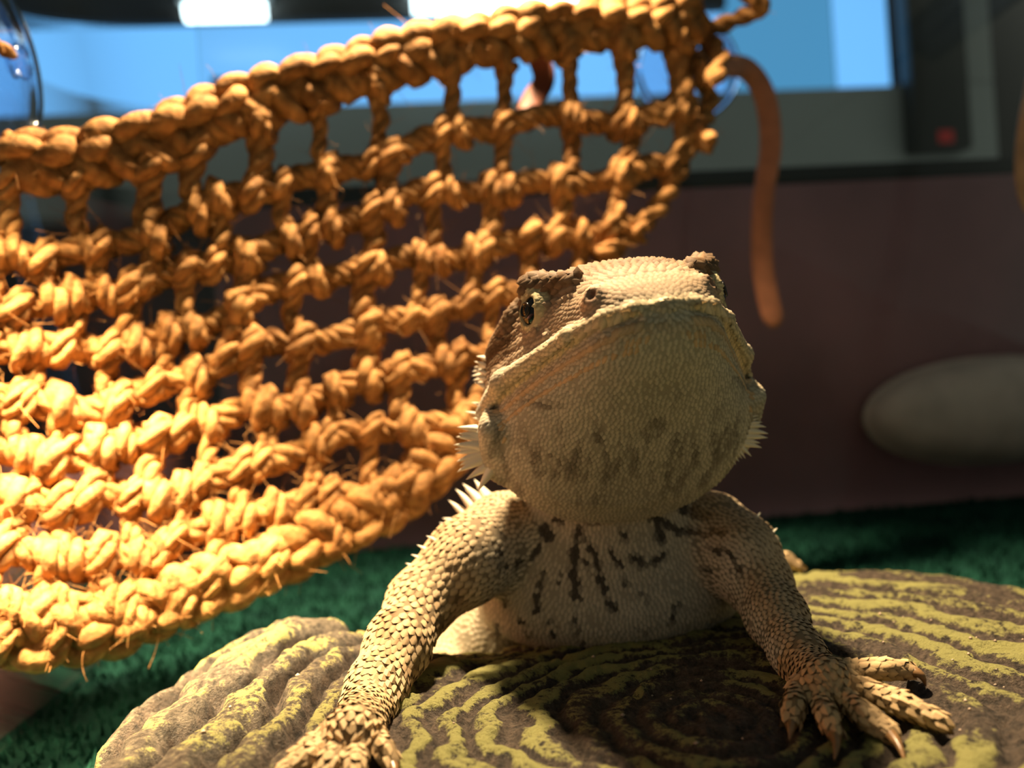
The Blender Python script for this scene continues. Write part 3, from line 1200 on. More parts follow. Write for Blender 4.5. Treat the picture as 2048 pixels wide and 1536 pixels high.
MARKS = [
    (12, [(1157, 1062), (1149, 1114), (1147, 1153), (1157, 1200)]), (9, [(1161, 1071), (1188, 1103), (1200, 1153), (1212, 1192), (1227, 1220)]),
    (9, [(1090, 1142), (1079, 1177), (1073, 1220)]), (8, [(1079, 1091), (1071, 1114), (1028, 1130), (1001, 1134)]), (7, [(1004, 1100), (1000, 1138)]),
    (14, [(1090, 1058), (1100, 1072)]), (12, [(1108, 1040), (1124, 1040)]), (11, [(1175, 1036), (1196, 1038)]), (10, [(1247, 1068), (1254, 1083)]),
    (8, [(1223, 1103), (1239, 1130)]), (9, [(1258, 1110), (1282, 1126)]), (9, [(1329, 1106), (1313, 1122)]), (8, [(1243, 1150), (1250, 1169)]),
    (12, [(1309, 1013), (1315, 1040), (1321, 1075)]), (11, [(1309, 1036), (1360, 1060), (1407, 1068), (1446, 1064)]), (16, [(1364, 1017), (1407, 1028)]),
    (6, [(1360, 1200), (1337, 1255)]), (7, [(1278, 1255), (1294, 1263)]), (11, [(1420, 1099), (1432, 1102)]), (7, [(1055, 1259), (1063, 1275)]),
    (7, [(1098, 1243), (1106, 1267)]), (8, [(1149, 1232), (1161, 1286)]), (6, [(993, 1247), (995, 1271)]), (6, [(956, 1255), (958, 1260)]),
    (6, [(1005, 1192), (1012, 1212)]), (6, [(1040, 1243), (1044, 1246)]), (6, [(1120, 1140), (1116, 1170)]), (6, [(1170, 1120), (1176, 1150)]),
    (7, [(1450, 1100), (1470, 1120), (1478, 1150)]), (6, [(1290, 1190), (1300, 1215)]), (6, [(1400, 1130), (1412, 1140)]),
]
TMARKS = [
    (14, [(1000, 865), (985, 900)]), (10, [(1052, 800), (1092, 815), (1120, 812)]), (7, [(1303, 835), (1305, 840)]), (9, [(1190, 868), (1200, 880)]),
    (8, [(1046, 880), (1040, 915)]), (8, [(1072, 890), (1066, 925)]), (8, [(1098, 905), (1086, 945)]), (9, [(1128, 900), (1108, 960)]), (8, [(1160, 885), (1140, 940)]),
    (8, [(1183, 905), (1170, 960)]), (8, [(1210, 905), (1205, 960)]), (7, [(1240, 885), (1240, 930)]), (7, [(1272, 900), (1275, 960)]), (7, [(1330, 930), (1340, 975)]),
    (9, [(1388, 890), (1394, 930)]), (9, [(1428, 865), (1428, 905)]), (8, [(1455, 850), (1452, 890)]), (8, [(1480, 840), (1476, 880)]), (8, [(1355, 870), (1360, 905)]),
    (7, [(1300, 920), (1308, 960)]), (14, [(1480, 760), (1494, 775)]),
]
CREAM = np.array([.60, .52, .39])
THROAT = np.array([.53, .48, .37])
TAN = np.array([.56, .38, .20])
BROWN = np.array([.20, .10, .04])
DARK = np.array([.045, .035, .028])
PALE = np.array([.78, .67, .48])


def pigment(p, nrm, regi):
    n = len(p)
    names = np.array([pr[3] or 'head' for pr in prims])
    rn = names[regi]
    px, py = project(p)
    front = np.clip((-nrm[:, 1] + .1) * 3, 0, 1)
    c = np.tile(CREAM, (n, 1))
    hq = (p - H0) @ HM.T
    is_head = np.isin(rn, ['head', 'lid', 'temple', 'throat'])
    n1 = fbm(p, 2.2, 101)
    n2 = fbm(p, 5.5, 131)
    n3 = fbm(p, .8, 141)
    n4 = vnoise(p, 11.0, 151)
    # chest and throat
    ch = np.isin(rn, ['chest', 'neck', 'flank'])
    c[ch] = CREAM * .92
    mk = np.zeros(n)
    for w, pl in MARKS:
        d = seg_dist(px, py, pl) + (n2 - .5) * 14 + (n4 - .5) * 16
        mk = np.maximum(mk, np.clip((w * 1.1 - d) / 8, 0, 1))
    mk = mk * (np.isin(rn, ['chest', 'neck', 'arm', 'flank'])) * front * (p[:, 1] < 21)
    c = c + (DARK - c) * (mk * .92)[:, None]
    # back side of the body: brown mottled
    dors = (np.isin(rn, ['flank', 'chest', 'neck', 'arm'])) * np.clip((nrm[:, 2] - .25) * 2.2, 0, 1)
    c = c + (TAN * (.5 + .7 * n1)[:, None] - c) * (dors * .7)[:, None]
    # arms
    am = np.isin(rn, ['arm']) * np.clip((np.abs(p[:, 0] - 2.3) - 2.8) / .8, 0, 1)
    c = c + (TAN * (1.05 - .0 * n1)[:, None] - c) * (am * .75)[:, None]
    bl = np.clip((n1 - .56) * 9, 0, 1) * am
    c = c + (BROWN * 1.2 - c) * (bl * .55)[:, None]
    hd = np.isin(rn, ['hand', 'toe'])
    c[hd] = (TAN * 1.05 * (.75 + .5 * n1[:, None]))[hd]
    # head: upper side tan, throat cream grey
    upz = np.clip((hq[:, 2] + .05) / .5, 0, 1)
    hc = THROAT[None] + (np.array([.47, .33, .21])[None] - THROAT[None]) * upz[:, None]
    hc = hc + (np.array([.20, .122, .068]) - hc) * np.clip((hq[:, 2] - .8) * 1.8, 0, 1)[:, None]  # crown darkened in the pigment to offset the strong lamp above
    hc = hc * (.82 + .36 * n3)[:, None]
    c = np.where(is_head[:, None], hc, c)
    tm = np.zeros(n)
    for w, pl in TMARKS:
        d = seg_dist(px, py, pl) + (n2 - .5) * 16 + (n4 - .5) * 18
        tm = np.maximum(tm, np.clip((w * 1.1 - d) / 14, 0, 1))
    tm = tm * is_head * (hq[:, 2] < .1) * front
    c = c + (DARK * 1.5 - c) * (tm * .60)[:, None]
    strk = fbm(np.stack([hq[:, 1] * 5.0 - hq[:, 1] * hq[:, 2] * .3, hq[:, 2] * .9 + hq[:, 0] * .6, hq[:, 0] * .3], -1), 1.0, 171)
    sk = np.clip((strk - .50) * 7, 0, 1) * np.clip((-hq[:, 2] - .75) * 1.4, 0, 1) * is_head * np.clip(.4 + n4, 0, 1) * np.clip((2.75 + hq[:, 2]) * 3, 0, 1)
    c = c + (DARK * 1.8 - c) * (sk * .55)[:, None]
    # pale lip band
    xl = np.clip(hq[:, 0], .2, 4.5)
    zm = -.02 - .035 * (4.4 - xl) - .004 * (4.4 - xl) ** 3
    lip = np.exp(-((hq[:, 2] - zm - .16) / .14) ** 2) * is_head * (hq[:, 0] > .2)
    c = c + (np.array([.80, .62, .36]) - c) * (lip * .8)[:, None]
    lip2 = np.exp(-((hq[:, 2] - zm + .16) / .12) ** 2) * is_head * (hq[:, 0] > .3)
    c = c + (np.array([.62, .44, .25]) - c) * (lip2 * .6 * np.clip(n2 * 2, 0, 1))[:, None]
    # crown blotches
    cr = is_head * np.clip((hq[:, 2] - 1.0) * 2, 0, 1)
    c = c + (BROWN * 1.4 - c) * (cr * np.clip((n1 - .52) * 6, 0, 1) * .6)[:, None]
    # dark band behind and in front of the eye, and over the temple
    ay = np.abs(hq[:, 1])
    band = np.exp(-((hq[:, 2] - .80) / .42) ** 2) * np.clip((1.55 - hq[:, 0]) * 3, 0, 1) * np.clip((hq[:, 0] + 1.6) * 3, 0, 1) * (ay > 1.4) * is_head
    c = c + (BROWN * .6 - c) * (band * .95)[:, None]
    stripe = np.exp(-((hq[:, 2] - 1.25 - .25 * (hq[:, 0] - 2.5)) / .13) ** 2) * (hq[:, 0] > 1.6) * (hq[:, 0] < 3.2) * (ay > .9) * is_head
    c = c + (BROWN * .9 - c) * (stripe * .8)[:, None]
    # eyelid pale ring
    for sgn in (-1, 1):
        ecen, nd, ax3 = EYE[sgn]
        q = (p - ecen)
        dd = np.linalg.norm(q, axis=-1)
        lid = (rn == 'lid') * np.clip((.62 - dd) * 8, 0, 1)
        c = c + (np.array([.72, .60, .34]) * (.75 + .5 * n2)[:, None] - c) * (lid * .85)[:, None]
    # nostril
    for sgn in (-1, 1):
        d = np.linalg.norm(p - hl(3.86, sgn * 1.02, .64), axis=-1)
        c = c + (np.array([.22, .09, .05]) - c) * np.clip((.13 - d) * 16, 0, 1)[:, None]
        d2 = np.exp(-(np.linalg.norm(p - hl(3.66, sgn * 1.05, .5), axis=-1) / .35) ** 2)
        c = c + (np.array([.55, .33, .22]) - c) * (d2 * .5)[:, None]
    return np.clip(c, .01, 1)


breg = region_of(BV)
bnr = norm(sdf_grad(BV))
bcol = pigment(BV, bnr, breg)
names_b = np.array([pr[3] or 'head' for pr in prims])
dragon = empty('bearded_dragon')
tag(dragon, 'cream bearded dragon with spiny beard propped up on its forelegs on the stump', 'lizard')
body = make_mesh('body', BV, None, M_SKIN, dragon, colors=bcol * np.where(np.isin(names_b[breg], ['arm', 'hand', 'toe']), .42, .72)[:, None], quads=BQ)

# eyes -------------------------------------------------------------------
for sgn in (-1, 1):
    ecen, nd, ax3 = EYE[sgn]
    u_, v_ = np.meshgrid(np.linspace(0.001, np.pi - .001, 18), np.linspace(0, 2 * np.pi, 28, endpoint=False), indexing='ij')
    S = np.stack([np.sin(u_) * np.cos(v_), np.cos(u_), np.sin(u_) * np.sin(v_)], -1).reshape(-1, 3)
    V = ecen + (S * .36) @ ax3
    i = np.arange(17)[:, None] * 28
    j = np.arange(28)[None, :]
    j2 = (j + 1) % 28
    Q = np.stack([i + j, i + j2, i + 28 + j2, i + 28 + j], -1).reshape(-1, 4)
    ey = make_mesh('eye', V, None, M_EYE, dragon, quads=Q)
    ang = np.linspace(0, 2 * np.pi, 28)
    ring = ecen + nd * .335 + np.outer(np.cos(ang), ax3[0]) * .13 + np.outer(np.sin(ang), ax3[2]) * .13
    V, Q, T = tube(ring, .03, 6, False)
    make_mesh('iris', V, None, M_IRIS, ey, quads=Q)

# scales -----------------------------------------------------------------
SIZE = {'head': .105, 'lid': .09, 'temple': .13, 'throat': .10, 'chest': .118, 'neck': .112, 'flank': .15, 'arm': .18, 'hand': .17, 'toe': .165}
names = np.array([pr[3] or 'head' for pr in prims])
dirs = np.array([pr[4] if pr[4] is not None else (0, 0, 0) for pr in prims])


def size_at(p, regi):
    s = np.array([SIZE[k] for k in names[regi]])
    hq = (p - H0) @ HM.T
    hd = np.isin(names[regi], ['head'])
    s = np.where(hd & (hq[:, 2] > .9), .19, s)
    # arm scales shrink towards the armpit
    am = names[regi] == 'arm'
    s = np.where(am, np.clip(.12 + (np.abs(p[:, 0] - 2.3) - 2.3) * .05, .115, .19), s)
    return s


tri = np.concatenate([BQ[:, [0, 1, 2]], BQ[:, [0, 2, 3]]])
tc_ = BV[tri].mean(1)
ok = (tc_[:, 1] < 22.5)
tri, tc_ = tri[ok], tc_[ok]
ar_ = .5 * np.linalg.norm(np.cross(BV[tri[:, 1]] - BV[tri[:, 0]], BV[tri[:, 2]] - BV[tri[:, 0]]), axis=1)
# back of the torso is never seen closely: thin out
sz_v = size_at(BV, breg)
dens = 1.12 / sz_v[tri[:, 0]] ** 2
wgt = ar_ * dens
N = int(wgt.sum())
pick = rng.choice(len(tri), N, p=wgt / wgt.sum())
r1, r2 = np.sqrt(rng.random(N)), rng.random(N)
t3 = BV[tri[pick]]
SP = (1 - r1)[:, None] * t3[:, 0] + (r1 * (1 - r2))[:, None] * t3[:, 1] + (r1 * r2)[:, None] * t3[:, 2]
reg = breg[tri[pick, 0]]
snr = bnr[tri[pick, 0]]
ssz = sz_v[tri[pick, 0]]
bkd = kdtree.KDTree(len(BV))
for i_, co in enumerate(BV):
    bkd.insert(co, i_)
bkd.balance()
for itn in range(7):
    kd = kdtree.KDTree(N)
    for i_, co in enumerate(SP):
        kd.insert(co, i_)
    kd.balance()
    NB = np.array([[h_[1] for h_ in kd.find_n(co, 8)] for co in SP])[:, 1:]
    dv_ = SP[:, None, :] - SP[NB]
    dl = np.linalg.norm(dv_, axis=-1) + 1e-6
    tgt = 1.05 * .5 * (ssz[:, None] + ssz[NB])
    push = (dv_ / dl[..., None] * np.clip(tgt - dl, 0, None)[..., None]).sum(1) * .36
    push -= snr * (push * snr).sum(-1, keepdims=True)
    ln = np.linalg.norm(push, axis=-1, keepdims=True)
    push *= np.minimum(1, .6 * ssz[:, None] / (ln + 1e-9))
    SP = SP + push
    # back on to the skin: plane of the nearest skin vertex
    near = np.array([bkd.find(co)[1] for co in SP])
    snr = bnr[near]
    SP = SP - snr * ((SP - BV[near]) * snr).sum(-1, keepdims=True)
    reg = breg[near]
    ssz = sz_v[near]

SCV = np.array([(-.55, 0, -.06), (-.2, .48, -.10), (-.2, -.48, -.10), (.3, .42, -.02), (.3, -.42, -.02), (.68, 0, .26), (-.08, 0, .24)])
SCF = np.array([(0, 2, 6), (0, 6, 1), (1, 6, 3), (2, 4, 6), (3, 6, 5), (4, 5, 6)])
HGT = {'head': .55, 'lid': .4, 'temple': .8, 'throat': .60, 'chest': .65, 'neck': .6, 'flank': .9, 'arm': .85, 'hand': .9, 'toe': .9}
sd = dirs[reg].copy()
hq = (SP - H0) @ HM.T
# throat scales run backwards and fan out to the sides
isth = np.isin(names[reg], ['head', 'throat', 'lid', 'temple'])
fan = -HF[None] * 1.0 + HL[None] * (hq[:, 1:2] * .18) - HU[None] * np.clip(-hq[:, 2:3], 0, 1) * .4
sd = np.where(isth[:, None], fan, sd)
isch = np.isin(names[reg], ['chest', 'neck'])
fan = np.array([0, .2, -1.0])[None] + np.array([1.0, 0, 0])[None] * ((SP[:, 0:1] - 2.2) * .16)
sd = np.where(isch[:, None], fan, sd)
sd = sd - snr * (sd * snr).sum(-1, keepdims=True)
sd = norm(sd)
sw = np.cross(snr, sd)
hgt = np.array([HGT[k] for k in names[reg]])
hgt = np.where((names[reg] == 'head') & (hq[:, 2] > .9), 1.0, hgt)
scol = pigment(SP, snr, reg)
scol = scol * rng.uniform(.86, 1.12, (N, 1))
# drop scales that would cover eye openings and nostrils
drop = np.zeros(N, bool)
for sgn in (-1, 1):
    ecen, nd, ax3 = EYE[sgn]
    q = (SP - (ecen + nd * .4)) @ ax3.T
    drop |= (np.abs(q[:, 0]) < .33) & (np.abs(q[:, 2]) < .30) & (np.abs(q[:, 1]) < .45)
    drop |= np.linalg.norm(SP - hl(3.86, sgn * 1.03, .64), axis=-1) < .16
SP, snr, sd, sw, ssz, hgt, scol, reg = (a[~drop] for a in (SP, snr, sd, sw, ssz, hgt, scol, reg))
# labial scales: bead rows above and below the mouth line
LX, LN, LD, LS, LC = [], [], [], [], []
for sgn in (-1, 1):
    for row, off, sz_ in ((0, .17, .25), (1, -.17, .22), (2, -.40, .19)):
        x = 4.36
        while x > .3:
            z = -.02 - .035 * (4.4 - x) - .004 * (4.4 - x) ** 3 + off * (1 if x < 4.1 else .75)
            if head_side(x, z) > .22:
              LX.append(hl(x, sgn * head_side(x, z), z))
              LS.append(sz_)
              LC.append((np.array([.80, .62, .38]) if row == 0 else np.array([.60, .42, .24])) * random.uniform(.85, 1.1))
            x -= sz_ * (.72 if x < 4.0 else .25)
LX = to_surface(np.array(LX), 3)
LN = norm(sdf_grad(LX))
LD = np.tile(-HF, (len(LX), 1))
LD = norm(LD - LN * (LD * LN).sum(-1, keepdims=True))
LS, LC = np.array(LS), np.array(LC)


def scale_arrays(p, t, s, nn, size, hg, col, lenk=1.12, widk=1.06):
    L = t[:, None, :] * SCV[None, :, 0:1] * (size * lenk)[:, None, None] + s[:, None, :] * SCV[None, :, 1:2] * (size * widk)[:, None, None] \
        + nn[:, None, :] * SCV[None, :, 2:3] * (size * hg)[:, None, None]
    V = (p[:, None, :] + L).reshape(-1, 3)
    T = (np.arange(len(p))[:, None, None] * len(SCV) + SCF[None]).reshape(-1, 3)
    tone = np.array([.62, .55, .55, .72, .72, 1.08, 1.12])  # pigment: darker scale edges, paler keel and tip
    C = (col[:, None, :] * tone[None, :, None]).reshape(-1, 3)
    return V, T, np.clip(C, 0, 1)


# the 300 largest scales on the fore legs and hands are single parts
isl = np.isin(names[reg], ['arm', 'hand', 'toe']) & ((-snr[:, 1] * .7 + snr[:, 2] * .5 + np.abs(snr[:, 0]) * .2) > .1)
key = np.where(isl, ssz / SP[:, 1], -1)
order = np.argsort(-key)[:300]
single = np.zeros(len(SP), bool)
single[order] = True
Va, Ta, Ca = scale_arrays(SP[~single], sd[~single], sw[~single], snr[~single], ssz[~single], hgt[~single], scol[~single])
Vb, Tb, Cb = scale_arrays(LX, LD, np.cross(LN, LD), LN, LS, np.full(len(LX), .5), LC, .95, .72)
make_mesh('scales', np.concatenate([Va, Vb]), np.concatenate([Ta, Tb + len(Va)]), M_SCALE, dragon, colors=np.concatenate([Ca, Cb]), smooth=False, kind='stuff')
sm = bpy.data.meshes.new('scale')
sm.from_pydata([tuple(v) for v in SCV], [], [tuple(f) for f in SCF])
sm.materials.append(M_SCALE1)
for i_ in order:
    o = bpy.data.objects.new('scale', sm)
    s_ = ssz[i_] * CM
    mm = Matrix.Identity(4)
    for r in range(3):
        mm[r][0] = sd[i_][r] * s_ * 1.12
        mm[r][1] = sw[i_][r] * s_ * 1.06
        mm[r][2] = snr[i_][r] * s_ * hgt[i_]
        mm[r][3] = SP[i_][r] * CM
    o.matrix_basis = mm
    o.color = (*np.clip(scol[i_] * .95, 0, 1), 1)
    scene.collection.objects.link(o)
    o.parent = dragon

# spikes ------------------------------------------------------------------
nseg, nside = 6, 8
sv, sq = [], []
for i_ in range(nseg):
    t = i_ / nseg
    r = (1 - t) ** .85 * (1 - .1 * t)
    for j_ in range(nside):
        a = 2 * math.pi * j_ / nside
        sv.append((t, r * math.cos(a), r * .8 * math.sin(a) + .10 * math.sin(t * 2.2)))
sv.append((1.0, 0, .10 * math.sin(2.2)))
for i_ in range(nseg - 1):
    for j_ in range(nside):
        sq.append((i_ * nside + j_, i_ * nside + (j_ + 1) % nside, (i_ + 1) * nside + (j_ + 1) % nside, (i_ + 1) * nside + j_))
for j_ in range(nside):
    sq.append(((nseg - 1) * nside + j_, (nseg - 1) * nside + (j_ + 1) % nside, nseg * nside))
spm = bpy.data.meshes.new('spike')
spm.from_pydata(sv, [], sq)
spm.polygons.foreach_set('use_smooth', np.ones(len(spm.polygons), dtype=bool))
spm.materials.append(M_SPIKE)


def spike(base, tipv, rad, proj=True, sink=.12):
    base = np.asarray(base, float)
    d = np.asarray(tipv, float) - base
    if proj:
        base = to_surface(base[None], 4)[0]
    L = np.linalg.norm(d)
    t = d / L
    base = base - t * sink
    L += sink
    up = np.array([0, 0, 1.0]) - t * t[2]
    up = norm(up)
    s = np.cross(up, t)
    o = bpy.data.objects.new('spike', spm)
    mm = Matrix.Identity(4)
    for r in range(3):
        mm[r][0] = t[r] * L * CM
        mm[r][1] = s[r] * rad * CM
        mm[r][2] = up[r] * rad * CM
        mm[r][3] = base[r] * CM
    o.matrix_basis = mm
    scene.collection.objects.link(o)
    o.parent = dragon


def spikes_px(lst, d, rad, lean=0.0):
    for (tx, ty, bx_, by_) in lst:
        a, b_ = P(bx_, by_, d), P(tx, ty, d)
        b_ = b_ + np.array([0, lean, 0])
        ln = np.linalg.norm(b_ - a)
        spike(a, b_, min(rad, ln * .36))


spikes_px([(882, 861, 938, 866), (885, 876, 940, 878), (885, 884, 938, 885), (886, 891, 942, 892), (894, 909, 945, 898), (901, 926, 950, 908), (913, 946, 962, 920), (936, 959, 972, 935), (967, 973, 990, 935),
           (900, 869, 950, 872), (905, 900, 958, 897), (925, 932, 968, 912)], 16.9, .19)
spikes_px([(913, 808, 944, 816), (896, 830, 942, 838), (928, 828, 950, 836), (918, 842, 950, 848)], 17.6, .12, .3)
spikes_px([(933, 752, 958, 758), (937, 740, 960, 746), (944, 723, 966, 730), (956, 713, 975, 717), (938, 765, 960, 772)], 17.3, .10, .2)
spikes_px([(1517, 779, 1500, 786), (1507, 816, 1496, 818), (1508, 827, 1496, 829), (1516, 838, 1497, 839), (1527, 851, 1500, 847), (1537, 868, 1502, 862), (1543, 881, 1504, 876), (1536, 904, 1500, 893), (1510, 918, 1490, 899),
           (1490, 918, 1478, 902), (1476, 914, 1467, 903), (1464, 916, 1456, 906), (1456, 920, 1449, 911), (1445, 926, 1440, 918), (1528, 891, 1498, 885)], 16.9, .19)
spikes_px([(945, 958, 972, 990), (922, 968, 958, 1000), (908, 980, 946, 1014), (898, 1006, 938, 1035), (885, 1042, 930, 1050), (874, 1048, 916, 1068), (870, 1072, 902, 1084), (935, 990, 965, 1010)], 19.0, .2, .2)
spikes_px([(1418, 977, 1408, 992), (1435, 990, 1424, 1004), (1403, 978, 1396, 992), (1452, 1008, 1440, 1018), (1468, 1020, 1456, 1030), (1484, 1034, 1472, 1044)], 19.3, .11, .2)
# small spines down the outer edge of both arms
spikes_px([(868, 1088, 886, 1094), (850, 1104, 868, 1110), (836, 1122, 852, 1126), (822, 1140, 838, 1144), (808, 1158, 822, 1162), (796, 1176, 810, 1180), (785, 1196, 798, 1200)], 17.6, .10, .1)
spikes_px([(1506, 1056, 1496, 1064), (1524, 1080, 1512, 1086), (1538, 1104, 1526, 1110), (1549, 1128, 1538, 1134)], 17.9, .08, .1)
# tooth row along the rear rim of the beard, mirrored on the far side of both cheeks
for sgn in (-1, 1):
    for k_ in range(8):
        x = -.3 - .16 * k_
        z = .75 - .05 * k_
        b_ = hl(x, sgn * (head_side(x, z) + .1), z)
        spike(b_, b_ - HF * .22 + HL * sgn * .22 + HU * .06, .09)

# claws -------------------------------------------------------------------
for pts, r in claws:
    base, rest = pts[0], pts[1:]
    d0 = norm(rest[0] - base)
    path = resample([base + d0 * r * .3, rest[0], rest[-1]], 9)
    rr = np.linspace(r * .78, .012, 9)
    V, Q, T = tube(path, rr, 8)
    make_mesh('claw', V, T, M_CLAW, dragon, quads=Q)

# ================================================================== jute hammock
TOP = np.array([[-60, 318], [0, 322], [100, 328], [200, 312], [300, 288], [400, 252], [480, 215], [560, 190], [640, 166], [720, 142], [800, 118], [900, 95], [1000, 78], [1100, 62], [1200, 55], [1300, 48], [1400, 35]], float)
EDGE = np.array([(1385, 50), (1352, 110), (1372, 190), (1378, 270), (1352, 350), (1312, 420), (1250, 480), (1180, 560), (1090, 680), (990, 800), (900, 900), (800, 985), (690, 1050), (570, 1105), (430, 1165), (290, 1222), (150, 1262), (30, 1275), (-50, 1278)], float)


def topy(x):
    return np.interp(x, TOP[:, 0], TOP[:, 1])


def hdepth(px, py):
    u = np.clip(np.asarray(px, float) / 1400, -.06, 1.05)
    w = np.clip((np.asarray(py, float) - topy(px)) / 930, -.05, 1.1)
    return 21.2 + 7.8 * u - 2.3 * w + .9 * np.sin(np.pi * np.clip(w, 0, 1))


def HP(px, py, off=0.0):
    return P(px, py, float(hdepth(px, py)) - off)


ham = empty('hammock')
tag(ham, 'woven jute rope hammock hung across the left side of the tank', 'hammock')


def twisted(path, plies, R, r, pitch, jit=.05, sides=10, phase=0.0):
    path = np.asarray(path)
    M = len(path)
    T = norm(np.gradient(path, axis=0))
    vd = norm(path - CAM)
    A = norm(np.cross(T, vd))
    B = np.cross(T, A)
    s = np.concatenate([[0], np.cumsum(np.linalg.norm(np.diff(path, axis=0), axis=1))])
    parts = []
    for k in range(plies):
        ph = 2 * np.pi * (s / pitch + k / plies) + phase
        wob = jit * (vnoise(np.stack([s * 1.3, s * 0 + k * 7.7 + phase], -1), 1.0, 5) - .5)
        c = path + (R + wob)[:, None] * (np.cos(ph)[:, None] * A + np.sin(ph)[:, None] * B)
        rad = r * (.9 + .35 * vnoise(np.stack([s * 1.6, s * 0 + k * 3.1 + phase], -1), 1.0, 9))
        parts.append(yarn(c, rad, sides, phase + k * 3))
    return merge(parts)


def braid(path, R, r, pitch, sides=10):
    path = np.asarray(path)
    T = norm(np.gradient(path, axis=0))
    vd = norm(path - CAM)
    A = norm(np.cross(T, vd))
    B = np.cross(T, A)
    s = np.concatenate([[0], np.cumsum(np.linalg.norm(np.diff(path, axis=0), axis=1))])
    parts = []
    for k in range(3):
        ph = 2 * np.pi * (s / pitch + k / 3)
        c = path + (R * np.sin(ph))[:, None] * A + (R * .55 * np.sin(2 * ph))[:, None] * B
        # every strand is itself two plies
        TT_ = norm(np.gradient(c, axis=0))
        A2 = norm(np.cross(TT_, vd))
        B2 = np.cross(TT_, A2)
        for q in range(2):
            p2 = 2 * np.pi * s / (pitch * .55) + np.pi * q
            rad = r * (.85 + .4 * vnoise(np.stack([s * 1.2, s * 0 + k * 5 + q * 2.3], -1), 1.0, 13))
            parts.append(yarn(c + r * .62 * (np.cos(p2)[:, None] * A2 + np.sin(p2)[:, None] * B2), rad, sides, k * 2 + q))
    return merge(parts)


FIB = []


def hm_obj(name, geo, label=None):
    V, Q, T = geo
    st_ = np.clip(.55 + 1.0 * rng.random(len(V)) * .6 + .3 * (vnoise(V, 1.1, 91) - .5), .3, 1.25)
    o = make_mesh(name, V, T, M_JUTE, ham, quads=Q, attrs={'streak': st_})
    if label:
        o['label'] = label
    FIB.append(V)
    return o


tp = resample([HP(x, y) for x, y in TOP if x > -55], 420)
hm_obj('border_rope', braid(tp, .50, .31, 3.0), 'thick braided upper border rope')
ep = resample([HP(x, y) for x, y in EDGE[:8]], 160)
hm_obj('border_rope', twisted(ep, 2, .17, .22, 1.6), 'thin twisted side border rope')
ep = resample([HP(x, y) for x, y in EDGE[7:-1]], 320)
hm_obj('border_rope', braid(ep, .44, .28, 2.7), 'thick braided lower border rope')

ERES = resample(EDGE, 400)


def edge_x(y):
    """rightmost x of the net at height y"""
    o_ = np.argsort(ERES[:, 1])
    return float(np.interp(y, ERES[o_, 1], ERES[o_, 0]))


def row_y(i, x):
    u = np.clip(x / 1400, 0, 1)
    return topy(x) + 178 + (100 + 22 * u) * i + 10 * np.sin(x / 90 + i * 1.9) + 7 * np.sin(x / 37 + i)


NROW = 9
rows = []
for i_ in range(NROW):
    xs_ = np.arange(-45, 1400, 12.0)
    pts = []
    for x in xs_:
        y = float(row_y(i_, x))
        if x > edge_x(y) + 4 or y > 1275:
            if len(pts) > 0:
                break
            continue
        pts.append((x, y))
    if len(pts) < 8:
        continue
    rows.append((i_, pts))
    c = resample([HP(x, y, .12 * math.sin(x / 20 + i_)) for x, y in pts[::2] + [pts[-1]]], int(len(pts) * 3.2))
    hm_obj('row_cord', twisted(c, 4, .23, .165, 2.0, .12, 10, i_ * 1.3))


def upright(pa, pb, da, db, seed):
    """cord from row point pa to row point pb, looped round the row cords at both ends"""
    rr_ = random.Random(seed)
    a, b_ = HP(*pa), HP(*pb)
    vd = norm((a + b_) / 2 - CAM)
    dn = norm(b_ - a)
    sd_ = norm(np.cross(dn, vd))
    L = .44
    pts = []
    side = rr_.choice((-1, 1))
    for k in range(7):                       # loop round the upper row
        t = math.pi * (1.35 - k / 6 * 1.25)
        pts.append(a + dn * (-math.cos(t) * L * -1) * -1 * .9 + vd * (-math.sin(t) * L) + sd_ * side * (.30 - .07 * k))
    mid = (a + b_) / 2 + sd_ * rr_.uniform(-.12, .12) - vd * rr_.uniform(-.05, .15)
    pts.append(a + dn * .55 - vd * .12)
    pts.append(mid)
    pts.append(b_ - dn * .5 - vd * .25)
    for k in range(7):
        t = k / 6 * math.pi * 1.3
        pts.append(b_ + dn * (-math.cos(t) * L * .9) * 1.0 + vd * (-math.sin(t) * L) - sd_ * side * (.05 + .07 * k))
    c = resample(pts, 54)
    w = rr_.uniform(.85, 1.25)
    hm_obj('upright_cord', twisted(c, 3, .15 * w, .145 * w, 1.7, .08, 10, seed * .7))


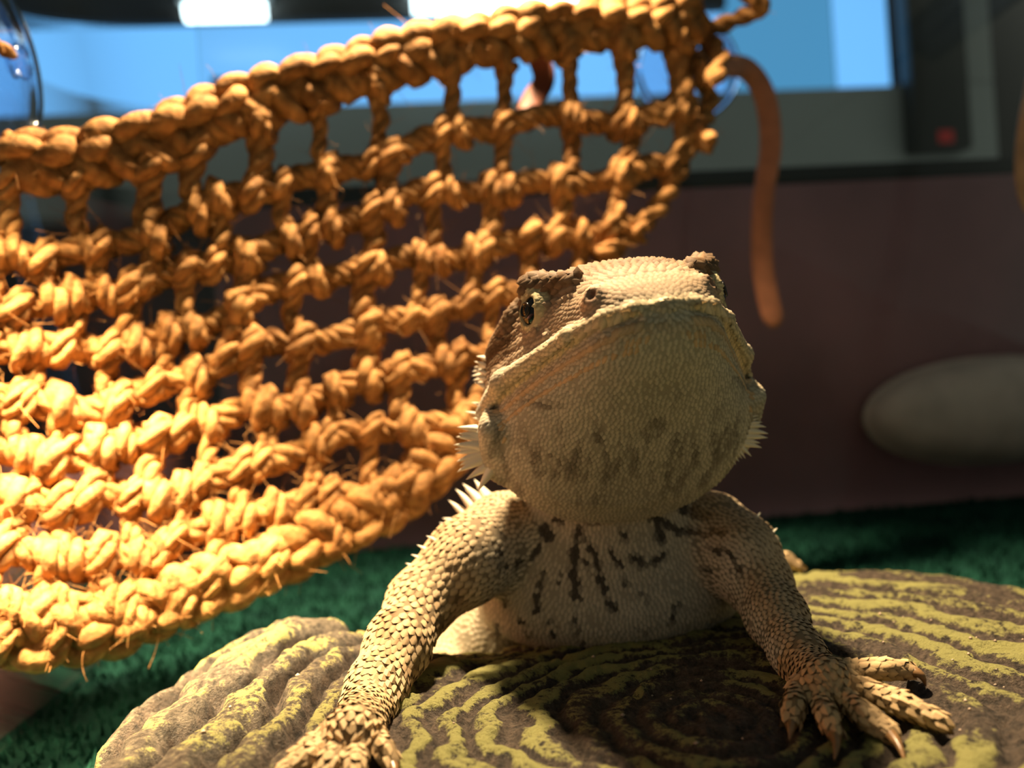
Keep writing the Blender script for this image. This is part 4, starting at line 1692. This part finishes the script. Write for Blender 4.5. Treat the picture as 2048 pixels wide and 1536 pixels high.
seed = 0
for i_ in range(-1, NROW):
    x = -30 + (i_ % 2) * 55
    while x < 1380:
        xj = x + random.uniform(-14, 14)
        ya = float(topy(xj)) + 40 if i_ < 0 else float(row_y(i_, xj))
        xb_ = xj + random.uniform(-16, 8)
        yb = float(row_y(i_ + 1, xb_))
        if i_ + 1 >= NROW or xb_ > edge_x(yb):
            # ends on the lower border when it is close below
            yb = None
            ys_ = ERES[np.argmin(np.abs(ERES[100:, 0] - xb_)) + 100]
            if ys_[1] > ya + 25 and ys_[1] < ya + 190:
                yb = ys_[1]
                xb_ = ys_[0]
        if yb is not None and xj < edge_x(ya) + 2:
            seed += 1
            upright((xj, ya), (xb_, yb), 0, 0, seed)
        x += 118 * random.uniform(.9, 1.12)

# frayed corner, top right: three loose loops and a knot
for q in ([(1345, 20), (1400, -25), (1470, -30), (1520, 10), (1480, 35), (1420, 60), (1370, 75)], [(1340, 60), (1400, 70), (1440, 110), (1425, 160), (1390, 120), (1350, 100)],
          [(1330, -40), (1335, 40), (1345, 110), (1368, 180), (1375, 250), (1385, 300)], [(1390, 130), (1420, 200), (1400, 270), (1425, 290)]):
    c = resample([P(x, y, 29.2 + .6 * math.sin(k * 1.7)) for k, (x, y) in enumerate(q)], 90)
    hm_obj('corner_cord', twisted(c, 2, .15, .2, 1.5))
# cord ties to the suction cups
c = resample([HP(-40, 318), P(-75, 230, 20.4), CUP_L + np.array([.4, -1.3, -.8]), CUP_L + np.array([.45, -1.2, .2]), CUP_L + np.array([.7, -.1, .1])], 60)
hm_obj('tie_cord', twisted(c, 2, .09, .11, .9))
c = resample([P(1385, 60, 29.0), P(1385, 90, 33), P(1378, 120, 39), CUP_R + np.array([-EY[0], -EY[1], 0]) * 1.0], 60)
hm_obj('tie_cord', twisted(c, 2, .12, .15, 1.0))

# loose fibres
allv = np.concatenate(FIB)
nf = 7000
wts = np.where(allv[:, 2] < 6.5, 3.0, 1.0)
src = allv[rng.choice(len(allv), nf, p=wts / wts.sum())]
fp = []
for k in range(nf):
    d = norm(rng.normal(0, 1, 3) + np.array([0, -.3, .1]))
    cv_ = norm(rng.normal(0, 1, 3))
    L = rng.uniform(.2, .85)
    t = np.linspace(0, 1, 6)[:, None]
    path = src[k] - d * .05 + d * L * t + cv_ * L * .5 * t ** 2
    fp.append(tube(path, np.linspace(.011, .005, 6), 3, False))
V, Q, T = merge(fp)
make_mesh('loose_fibres', V, None, M_JUTE, ham, quads=Q, kind='stuff', attrs={'streak': np.full(len(V), 1.1)})
print('tris body', len(BQ) * 2, 'scales', len(SP))
